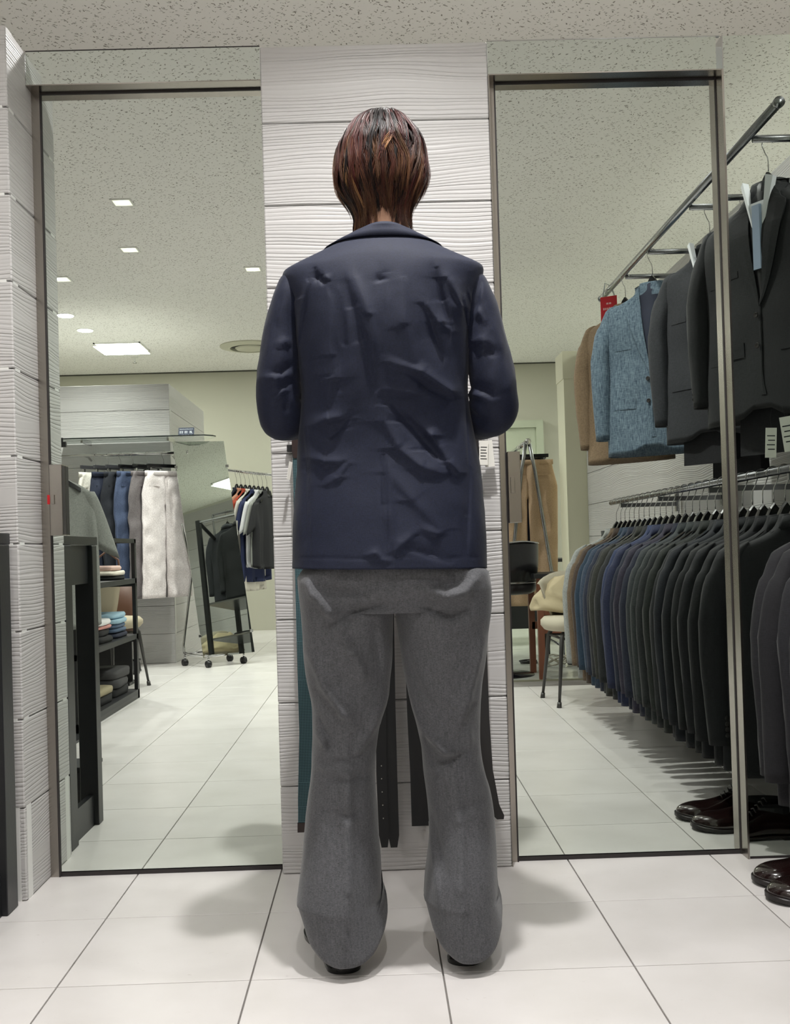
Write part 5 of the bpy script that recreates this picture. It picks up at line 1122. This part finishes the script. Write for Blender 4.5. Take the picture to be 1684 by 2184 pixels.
t = thing('leather_bag', 'brown leather tote hanging behind the shelving unit', 'bag', (-1.86, -4.3, 0)); MB().loft([sring(0, 0, z, .20 - .02 * q, .05 + .02 * (1 - q), 28, 4) for q, z in ((0, .36), (.3, .40), (.6, .52), (1, .70))]).obj('bag_body', mat('brown_leather', (92, 62, 48), .5, bump=.2), t, True)
MB().tube([(-.1, 0, .69), (-.08, 0, .86), (0, 0, .92), (.08, 0, .86), (.1, 0, .69)], .008, 8).obj('handle', MATS['brown_leather'], t, True)
MB().box(-.16, .16, -.01, .01, .0, .36).box(-.16, .16, -.1, .1, 0, .02).obj('stand', M_BLACKM, t)
# side chairs: moulded seat on thin dark tapering legs
def shell_chair(loc, rz, label, group, seatm, legm, back=True, hb=.785):
    t = thing('side_chair', label, 'chair', loc, rz, group)
    MB().loft([sring(0, 0, z, a, b, 32, 2.6) for z, a, b in ((.40, .17, .17), (.405, .215, .205), (.43, .235, .225), (.455, .235, .225), (.475, .215, .205), (.48, .15, .15))]).obj('seat', seatm, t, True)
    for sx in (-1, 1):
        for sy in (-1, 1): MB().tube([(sx * .15, sy * .13, .40), (sx * .165, sy * .145, .37), (sx * .20, sy * .19, .03)], [.011, .013, .008], 10).tube([(sx * .20, sy * .19, .03), (sx * .203, sy * .193, 0)], [.012, .014], 10).obj('leg', legm, t, True)
    MB().tube([(-.16, -.14, .365), (.16, -.14, .365)], .008, 8).tube([(-.16, .14, .365), (.16, .14, .365)], .008, 8).tube([(-.16, -.14, .365), (-.16, .14, .365)], .008, 8).tube([(.16, -.14, .365), (.16, .14, .365)], .008, 8).obj('stretcher', legm, t, True)
    if back:
        mb = MB(); st = []
        for k in range(13):
            q = k / 12; a = -1.15 + 2.3 * q; r = .245
            st.append([(r * math.sin(a) * s_, .02 + r * math.cos(a) * (.95) * s_ ** .5, z) for s_, z in ((.72, .47), (.86, .47 + (hb - .47) * .35), (.98, .47 + (hb - .47) * .73), (1.04, hb - .08 * abs(math.sin(a)) ** 3), (.99, hb + .005 - .08 * abs(math.sin(a)) ** 3), (.93, .47 + (hb - .47) * .73), (.81, .47 + (hb - .47) * .35), (.67, .47))])
        mb.loft(st).obj('backrest', seatm, t, True)
    return t
M_LEGD = mat('dark_grey_leg', (52, 50, 48), .4); M_BEIGE = mat('beige_upholstery', (168, 158, 136), .9, bump=.3, bscale=300)
shell_chair((-1.83, -4.1, 0), .4, 'beige upholstered chair with thin dark legs behind the shelving unit', 'side chairs', M_BEIGE, M_LEGD)
# black sneakers on the floor
M_SNK = mat('black_canvas', (24, 24, 27), .7)
for k, (x, y, rz) in enumerate(((-1.99, -5.02, PI / 2 - .2), (-1.86, -5.0, PI / 2 - .05))):
    t = thing('sneaker', 'black sneaker on the floor by the pier, %s one' % ('left', 'right')[k], 'shoe', (x, y, 0), rz, 'black sneakers'); a, b = shoe_mb(.29, .056); a.obj('upper', M_SNK, t, True); b.obj('sole', M_SOLE, t)
    MB().tube([(-.12, -.03, .088), (-.02, -.03, .095), (-.02, .03, .095), (-.12, .03, .088)], .008, 8).obj('padded_collar', M_SNK, t, True)
t = thing('suede_loafer', 'navy loafer on the floor behind the shelving unit', 'shoe', (-2.32, -4.9, 0), PI / 2); a, b = shoe_mb(.28, .052); a.obj('upper', mat('navy_suede', (30, 34, 48), .9), t, True); b.obj('sole', M_SOLE, t)
# wheeled leaning mirror
t = thing('wheeled_mirror', 'tall tilted mirror on a chrome wheeled frame', 'mirror', (0, 0, 0))
Wm = .424
o0 = Vector((-1.3612, -5.2, .075)); u = Vector((.374, -.2, .0154)); w_ = Vector((-.215, -.105, 1.70)); Hm = w_.length; nrm_ = u.cross(w_).normalized()
if nrm_.y < 0: nrm_ = -nrm_
def mp_(a, b, c=0): return tuple(o0 + u * a + w_ * b + nrm_ * c)
mb = MB(); mb.add([mp_(0, 0), mp_(1, 0), mp_(1, 1), mp_(0, 1), mp_(0, 0, -.006), mp_(1, 0, -.006), mp_(1, 1, -.006), mp_(0, 1, -.006)], [(0, 1, 2, 3), (7, 6, 5, 4), (0, 4, 5, 1), (1, 5, 6, 2), (2, 6, 7, 3), (3, 7, 4, 0)]); mb.obj('mirror_pane', M_MIRROR, t)
mb = MB(); mb.add([mp_(.01, .01, -.008), mp_(.99, .01, -.008), mp_(.99, .99, -.008), mp_(.01, .99, -.008), mp_(.01, .01, -.016), mp_(.99, .01, -.016), mp_(.99, .99, -.016), mp_(.01, .99, -.016)], [(0, 1, 2, 3), (7, 6, 5, 4), (0, 4, 5, 1), (1, 5, 6, 2), (2, 6, 7, 3), (3, 7, 4, 0)]); mb.obj('backboard', M_BLACKM, t)
CS = [(-1.537, -5.377), (-1.321, -5.188), (-1.077, -5.415), (-1.215, -5.62)]
MB().tube([mp_(-.04, .62, -.02), (-1.47, -5.42, .75), (-1.55, -5.40, .16), (-1.545, -5.385, .105), (-1.50, -5.345, .092), (CS[1][0], CS[1][1], .088)], .011, 10).obj('frame_tube', M_CHROME, t, True)
MB().tube([mp_(1.04, .62, -.02), (-1.14, -5.62, .75), (-1.215, -5.65, .16), (-1.21, -5.63, .105), (-1.17, -5.57, .092), (CS[2][0], CS[2][1], .088)], .011, 10).obj('frame_tube', M_CHROME, t, True)
MB().tube([(CS[0][0], CS[0][1], .095), (CS[3][0], CS[3][1], .095)], .009, 8).tube([(CS[1][0], CS[1][1], .088), (CS[2][0], CS[2][1], .088)], .009, 8).obj('cross_tube', M_CHROME, t, True)
for a, b in CS:
    cs = MB().tube([(a, b, .088), (a, b, .05)], .008, 8).obj('caster', M_CHROME, t, True); q = MB(); q.tube([(a - .014, b + .010, .027), (a + .010, b - .012, .027)], .027, 16); q.obj('wheel', M_BLACKM, cs, True)
for i in (0, 1):
    for q_ in (.1, .88): p = mp_(i, q_); MB().bbox(p[0] - .012, p[0] + .012, p[1] - .012, p[1] + .012, p[2] - .012, p[2] + .012, .003).obj('clamp', M_CHROME, t)
# t-shirt arm at the pier side
t = thing('tshirt_arm', 'short chrome display arm with hanging t-shirts beside the wheeled mirror', 'clothes rail', (0, 0, 0))
MB().tube([(-1.655, -6.05, 1.66), (-1.3, -5.98, 1.60), (-.86, -5.86, 1.53)], .011, 10).obj('arm_tube', M_CHROME, t, True); MB().box(-1.655, -1.645, -6.08, -6.02, 1.6, 1.72).obj('wall_plate', M_CHROME, t)
TS = [('ts_black', (28, 28, 31), 'black', 1.0, .66), ('ts_sage', (150, 152, 146), 'sage grey', .95, .66), ('ts_white', (222, 222, 224), 'white', .95, .66), ('ts_indigo', (42, 50, 86), 'indigo', 1.0, .78), ('ts_cream', (226, 220, 208), 'cream long', .95, .86), ('ts_rust', (176, 74, 52), 'rust red', .95, .64), ('ts_peach', (206, 150, 122), 'peach', .95, .62), ('ts_navy', (36, 42, 58), 'navy', 1.0, .62)]
for k, (nm, c, lb, w, ln) in enumerate(TS):
    q = k / 7; x, y, z = -.90 - .26 * q, -5.86 - .05 * q, 1.53 + .035 * q
    hanger((x, y, z), PI - 1.12, 'hanger inside the %s t-shirt' % lb, 'hangers on the display arm'); shirt('t_shirt', (x, y, z), PI - 1.12, C_(nm, c), '%s t-shirt on the display arm, %s from the free end' % (lb, ORD[k]), 't-shirts on the display arm', wid=w * .9, ln=ln, dep=.018, sl=.24)
# black wheeled clothes stand in the open shop floor (appears in the tilted mirror)
# ------------------------------------------------------------------ belts on the centre panel
BZT = 1.16
t = thing('belt_rail', 'narrow dark rail on the timber panel from which belts hang', 'hook rail', (0, -.05, 0)); MB().box(-.235, .28, -.022, 0, BZT, BZT + .018).obj('backplate', M_BLACKM, t)
def hookb(x): MB().tube([(x, -.022, BZT + .009), (x, -.045, BZT + .006), (x, -.045, BZT + .02)], .0025, 7).obj('peg', M_CHROME, t, True)
def belt(pts, w, m, label, y=-.088, tip='point', holes=False, tabs=None, th=.004):
    """pts = picture pixels of the centre line from top to bottom"""
    P = [at_y(a, b, y) for a, b in pts]; b = thing('belt', label, 'belt', (0, 0, 0), 0, 'belts on the timber panel'); st = []
    hookb(P[0][0]) if -.23 < P[0][0] < .27 else None
    N = 24
    def cen(q): k = min(int(q * (len(P) - 1)), len(P) - 2); u_ = q * (len(P) - 1) - k; return (P[k][0] * (1 - u_) + P[k + 1][0] * u_, P[k][1] * (1 - u_) + P[k + 1][1] * u_)
    for k in range(N + 1):
        q = k / N; x, z = cen(q); ww = w / 2 * (1 if q < .985 or tip != 'point' else .6); yy = y + .006 * math.sin(q * 7)
        st.append([(x - ww, yy - th / 2, z), (x + ww, yy - th / 2, z), (x + ww, yy + th / 2, z), (x - ww, yy + th / 2, z)])
    MB().loft(st).obj('strap', m, b)
    if holes:
        for k in range(5):
            x, z = cen(.72 + .045 * k); o = MB().lathe([(0, -.001), (.0016, -.001), (.0016, .001), (0, .001)], 8).obj('eyelet', mat('pale_metal', (190, 188, 180), .3, 1), b); o.location = (x + .0, y + .006 * math.sin((.72 + .045 * k) * 7) - .0032, z); o.rotation_euler = (PI / 2, 0, 0)
    for q0, q1 in (tabs or []):
        st = []
        for k in range(7):
            q = q0 + (q1 - q0) * k / 6; x, z = cen(q); yy = y + .006 * math.sin(q * 7); ww = w / 2 + .0015 - (.004 if (k == 6 and q1 < .5) else 0); st.append([(x - ww, yy - .0045, z), (x + ww, yy - .0045, z), (x + ww, yy + .0045, z), (x - ww, yy + .0045, z)])
        MB().loft(st).obj('leather_tab', mat('dark_brown_leather', (44, 30, 28), .4), b)
    x, z = cen(0)
    q = MB(); q.tube([(x - w / 2 - .002, y, z), (x - w / 2 - .002, y, z + .035), (x + w / 2 + .002, y, z + .035), (x + w / 2 + .002, y, z), (x - w / 2 - .002, y, z)], .003, 8); q.obj('buckle', M_CHROME, b, True); return b
# braided teal elastic
mt, n_, b_ = nt('teal_braid'); L = n_.links; tc = n_.nodes.new('ShaderNodeTexCoord'); mp = n_.nodes.new('ShaderNodeMapping'); mp.inputs['Rotation'].default_value = (0, PI / 4, 0); L.new(tc.outputs['Object'], mp.inputs[0])
ck = n_.nodes.new('ShaderNodeTexChecker'); ck.inputs['Scale'].default_value = 330; ck.inputs['Color1'].default_value = srgb(76, 106, 112); ck.inputs['Color2'].default_value = srgb(20, 46, 54); L.new(mp.outputs[0], ck.inputs['Vector']); L.new(ck.outputs['Color'], b_.inputs['Base Color']); b_.inputs['Roughness'].default_value = .8
bp = n_.nodes.new('ShaderNodeBump'); bp.inputs['Distance'].default_value = .001; bp.inputs['Strength'].default_value = .8; L.new(ck.outputs['Fac'], bp.inputs['Height']); L.new(bp.outputs[0], b_.inputs['Normal'])
M_BLB = mat('black_belt_leather', (17, 18, 21), .45)
belt([(637, 905), (640, 1065), (643, 1213), (648, 1400), (653, 1560), (650, 1700), (650, 1775)], .037, mt, 'teal braided elastic belt with dark brown leather tabs, leftmost', tabs=[(.0, .075), (.955, 1.0)], tip='flat')
belt([(664, 905), (664, 1200), (668, 1400), (674, 1600), (678, 1690)], .034, M_BLB, 'black belt just right of the teal braided belt', tip='flat', y=-.075)
belt([(822, 905), (816, 1290), (812, 1500), (813, 1650), (820, 1808)], .028, M_BLB, 'black belt with five bright eyelets behind the left leg', holes=True)
belt([(826, 905), (828, 1290), (831, 1500), (835, 1650), (840, 1808)], .030, M_BLB, 'plain black belt with pointed end in the gap between the legs', y=-.080)
belt([(880, 905), (879, 1290), (882, 1420), (887, 1550), (892, 1640), (896, 1762)], .046, M_BLB, 'wide black belt leaning right behind the right leg', tip='flat', y=-.084)
belt([(900, 905), (905, 1300), (908, 1600), (911, 1752)], .022, M_BLB, 'narrow black belt hidden behind the right leg', y=-.07)
belt([(1007, 905), (1016, 1114), (1027, 1400), (1031, 1532), (1038, 1640), (1052, 1715), (1067, 1748)], .030, mat('dark_leather2', (30, 28, 28), .5), 'dark grey belt curling right at its end, rightmost', holes=False)
x, z = at_y(1027, 940, -.1); c_ = card('price_tag', .024, .066, 'white price card with printed lines beside the rightmost belt', (x + .006, -.098, z), 0, .05, 5); c_ = card('price_tag', .026, .072, 'second white card partly behind the printed price card', (x + .016, -.092, z + .001), .1, -.08, 0)
x, z = at_y(620, 985, -.1); card('price_tag', .012, .05, 'thin curled label hanging left of the teal belt', (x, -.1, z), .9, .25, 0)
# ------------------------------------------------------------------ back area seen in the right mirror
shell_chair((1.15, -2.885, 0), PI - .073, 'beige shell chair with dark legs under the draped coat', 'side chairs', mat('pale_grey_shell', (176, 168, 150), .85, bump=.3, bscale=300), M_LEGD, hb=.72)
# coat heaped on the chair back
mb = MB(); rings = []; n = 40
for k in range(14):
    q = k / 13; z = .50 + .19 * q; a = .27 * (1 - .55 * q ** 2.2); b = .20 * (1 - .5 * q ** 2)
    rings.append([(a * math.cos(2 * PI * j / n) + .03 * vnoise(math.cos(2 * PI * j / n) * 3, math.sin(2 * PI * j / n) * 3, q * 4), b * math.sin(2 * PI * j / n) + .03 * vnoise(math.cos(2 * PI * j / n) * 3 + 9, math.sin(2 * PI * j / n) * 3, q * 4), z + .03 * vnoise(math.cos(2 * PI * j / n) * 2, math.sin(2 * PI * j / n) * 2, 7)) for j in range(n)])
o = mb.loft(rings).obj('draped_coat', mat('sand_cloth', (176, 162, 132), .9, bump=.4, bscale=200), None, True); o.location = (1.16, -3.09, 0); tag(o, 'crumpled sand coloured coat heaped on the shell chair', 'coat')
# A-frame trouser rack
AY = -5.0
t = thing('a_frame_rack', 'chrome a-frame clothes rack with khaki trousers', 'clothes rack', (1.18, AY, 0))
for s_, y in ((-1, .0), (1, .0), (-1, -.9), (1, -.9)): MB().tube([(s_ * .012, y, 1.66), (s_ * .05, y, 1.45), (s_ * .24, y, .03)], .014, 10).obj('leg', M_RAIL, t, True)
MB().tube([(0, .03, 1.665), (0, -.93, 1.665)], .016, 12).tube([(0, .03, 1.665), (0, .035, 1.665)], .024, 12).obj('rail_tube', M_CHROME, t, True)
for s_ in (-1, 1): MB().tube([(s_ * .24, 0, .09), (s_ * .24, -.9, .09)], .010, 8).obj('foot_bar', M_RAIL, t, True)
M_KH = fab('khaki', (168, 140, 112), (196, 168, 140)); M_NVT = fab('navy_chino', (34, 38, 56))
for k, (dy, m, lb) in enumerate(((-.08, M_KH, 'khaki chino trousers, front pair on the a-frame rack'), (-.2, M_NVT, 'navy chino trousers behind the khaki pair'), (-.34, M_KH, 'second khaki trousers farther back on the a-frame rack'), (-.48, MATS['cloth_black_trouser'], 'black trousers farthest back on the a-frame rack'))):
    clip_hanger((1.18, AY + dy, 1.665), PI + .06, 'black clip hanger of the ' + lb.split(',')[0].split(' farther')[0].split(' behind')[0].split(' farthest')[0], 'clip hangers on the a-frame rack', .34); trousers((1.18, AY + dy, 1.675), PI + .06, m, lb, 'trousers on the a-frame rack', ww=.20, ln=1.12, flare=.12)
# black leather swivel chair
t = thing('swivel_chair', 'black leather swivel chair with chrome edging and round base', 'chair', (.83, -4.15, 0), -.5); M_LTH = mat('soft_black_leather', (26, 26, 29), .3, coat=.2)
MB().loft([sring(0, 0, z, a, a * .95, 32, 2.5) for z, a in ((.55, .20), (.57, .235), (.61, .245), (.65, .23), (.66, .16))]).obj('seat', M_LTH, t, True)
st = []
for k in range(13):
    a = -1.2 + 2.4 * k / 12; st.append([(.25 * math.sin(a) * s_, .05 + .22 * math.cos(a), z) for s_, z in ((.92, .64), (1.0, .76), (1.02, .88), (.98, .90), (.9, .88), (.86, .76), (.8, .66))])
MB().loft(st).obj('backrest', M_LTH, t, True)
MB().tube([(.255 * math.sin(a), .05 + .225 * math.cos(a), .905 - .02 * abs(math.sin(a))) for a in np.linspace(-1.2, 1.2, 14)], .006, 8).tube([(.25 * math.sin(a), .02 + .22 * math.cos(a), .63) for a in np.linspace(-1.6, 1.6, 14)], .006, 8).obj('chrome_edging', M_CHROME, t, True)
MB().lathe([(.0, .55), (.03, .55), (.025, .05), (.03, .03), (.22, .012), (.225, 0)], 32).obj('pedestal_base', mat('gloss_black', (20, 20, 22), .15), t, True)
# wooden table with brown legs and stool
t = thing('wooden_table', 'reddish brown wooden work table behind the shell chair', 'table', (1.28, -4.05, 0)); M_RW = mat('reddish_wood', (112, 66, 44), .5, var=.2, vscale=14, stretch=(1, 1, .2))
for x in (-.22, .22):
    for y in (-.2, .2): MB().box(x - .02, x + .02, y - .02, y + .02, 0, .66).obj('leg', M_RW, t)
MB().box(-.22, .22, .18, .21, .30, .35).box(-.22, .22, -.21, -.18, .30, .35).box(-.22, .22, .18, .21, .42, .46).obj('rail', M_RW, t); MB().bbox(-.26, .26, -.24, .24, .66, .69, .003).obj('table_top', M_BLACKP, t)
t = thing('work_desk', 'black desk with pale panel under the far wall at the back', 'desk', (1.45, -6.5, 0))
MB().bbox(-.75, .75, -.3, .3, .72, .75, .003).obj('desk_top', M_BLACKM, t); 
for x in (-.72, .72): MB().box(x - .02, x + .02, -.28, .28, 0, .72).obj('leg', M_BLACKM, t)
MB().box(-.7, .7, -.02, .0, .12, .6).obj('modesty_panel', M_BLACKP, t)
t = thing('socket_tower', 'white plug socket box standing on the floor behind the coat', 'socket', (1.33, -5.35, 0)); MB().bbox(-.03, .03, -.02, .02, .0, .93, .002).obj('column', M_BLACKM, t); MB().bbox(-.035, .035, .02, .035, .70, .92, .002).obj('cover', M_WHITE, t)
for z in (.86, .77): MB().tube([(0, .035, z), (0, .037, z)], .012, 12).obj('outlet', M_INK, t)
M_CBL = mat('cable_rubber', (34, 33, 34), .5); M_CBW = mat('pale_cable', (176, 172, 158), .5)
for k, (x, y, r, m, lb) in enumerate(((1.27, -4.55, .075, M_CBW, 'coil of pale cable on the floor under the work table'), (1.42, -4.6, .06, M_CBL, 'coil of black cable on the floor beside the pale one'), (1.1, -4.75, .06, M_CBL, 'tangle of black cable near the swivel chair base'))):
    o = MB().tube([(r * (1 + .1 * math.sin(a * 3.3)) * math.cos(a), r * (1 + .1 * math.cos(a * 2.1)) * math.sin(a), .008 + .006 * a / 6.28 + .03 * (1 + math.sin(a * 1.3)) * (k == 0)) for a in np.linspace(0, 6.28 * 3.3, 60)], .005, 6).obj('cable', m, None, True); o.location = (x, y, .002); tag(o, lb, 'cable', 'cables on the floor')
t = thing('standing_mirror', 'small upright mirror with rounded dark frame behind the steel lock case', 'mirror', (.75, -5.75, 0), .2)
MB().loft([[(x, y, z) for x, z in [(.13 * math.copysign(abs(math.cos(a)) ** .3, math.cos(a)), 1.25 + .55 * math.copysign(abs(math.sin(a)) ** .3, math.sin(a))) for a in np.linspace(0, 2 * PI, 40, endpoint=False)]] for y in (0, .02)]).obj('frame', M_BLACKM, t)
MB().loft([[(x, y, z) for x, z in [(.118 * math.copysign(abs(math.cos(a)) ** .3, math.cos(a)), 1.25 + .538 * math.copysign(abs(math.sin(a)) ** .3, math.sin(a))) for a in np.linspace(0, 2 * PI, 40, endpoint=False)]] for y in (.02, .022)]).obj('mirror_pane', M_MIRROR, t)
MB().box(-.02, .02, -.02, .0, 0, .75).box(-.15, .15, -.15, .15, 0, .02).obj('stand', M_BLACKM, t)
# black utility rack with dark coats that the tilted mirror picks up
t = thing('utility_rack', 'black steel utility rack with trays and dark coats in the open shop floor', 'rack', (.13, -4.35, 0), .25)
for x in (-.3, .3):
    for y in (-.22, .22): MB().box(x - .02, x + .02, y - .02, y + .02, .0, 1.55 if x < 0 else 1.3).obj('post', M_BLACKM, t)
for z in (.12, .42, .75): MB().box(-.3, .3, -.22, .22, z - .015, z).obj('tray', M_BLACKM if z < .4 else M_RAIL, t)
for y in (-.22, .22): MB().tube([(-.3, y, 1.54), (.3, y, 1.29)], .018, 8).obj('sloping_bar', M_BLACKM, t)
MB().tube([(-.3, -.22, 1.53), (-.3, .22, 1.53)], .012, 8).tube([(0, -.22, 1.66), (0, .22, 1.66)], .012, 8).tube([(0, -.22, 1.42), (0, -.22, 1.66)], .01, 8).tube([(0, .22, 1.42), (0, .22, 1.66)], .01, 8).obj('hanging_bar', M_RAIL, t)
hanger((.13, -4.42, 1.67), PI / 2 + .25, 'hanger of the black coat on the utility rack', 'hangers on the utility rack'); suit((.13, -4.42, 1.67), PI / 2 + .25, M_BK2, 'black coat hanging on the utility rack, farther from the mirror', 'coats on the utility rack', 'up_b2', .062, 5)
hanger((.13, -4.27, 1.67), PI / 2 + .25, 'hanger of the nearer black coat on the utility rack', 'hangers on the utility rack'); suit((.13, -4.27, 1.67), PI / 2 + .25, M_BK1, 'charcoal coat hanging on the utility rack, nearer to the mirror', 'coats on the utility rack', 'up_b3', .062, 5)
for k in range(3):
    o = MB().tube([(.11 * (1 + .15 * math.sin(a * 2.3 + k)) * math.cos(a), .09 * math.sin(a), .01 + .02 * a / 6.28) for a in np.linspace(0, 12, 40)], .007, 6).obj('cable', M_CBL, None, True); o.location = (.13 + .16 * (k - 1), -4.35, (.12, .42, .12)[k]); tag(o, ('black cable coil on the lowest tray of the utility rack, left', 'black cable coil on the middle tray of the utility rack', 'black cable coil on the lowest tray of the utility rack, right')[k], 'cable', 'cables on the utility rack')
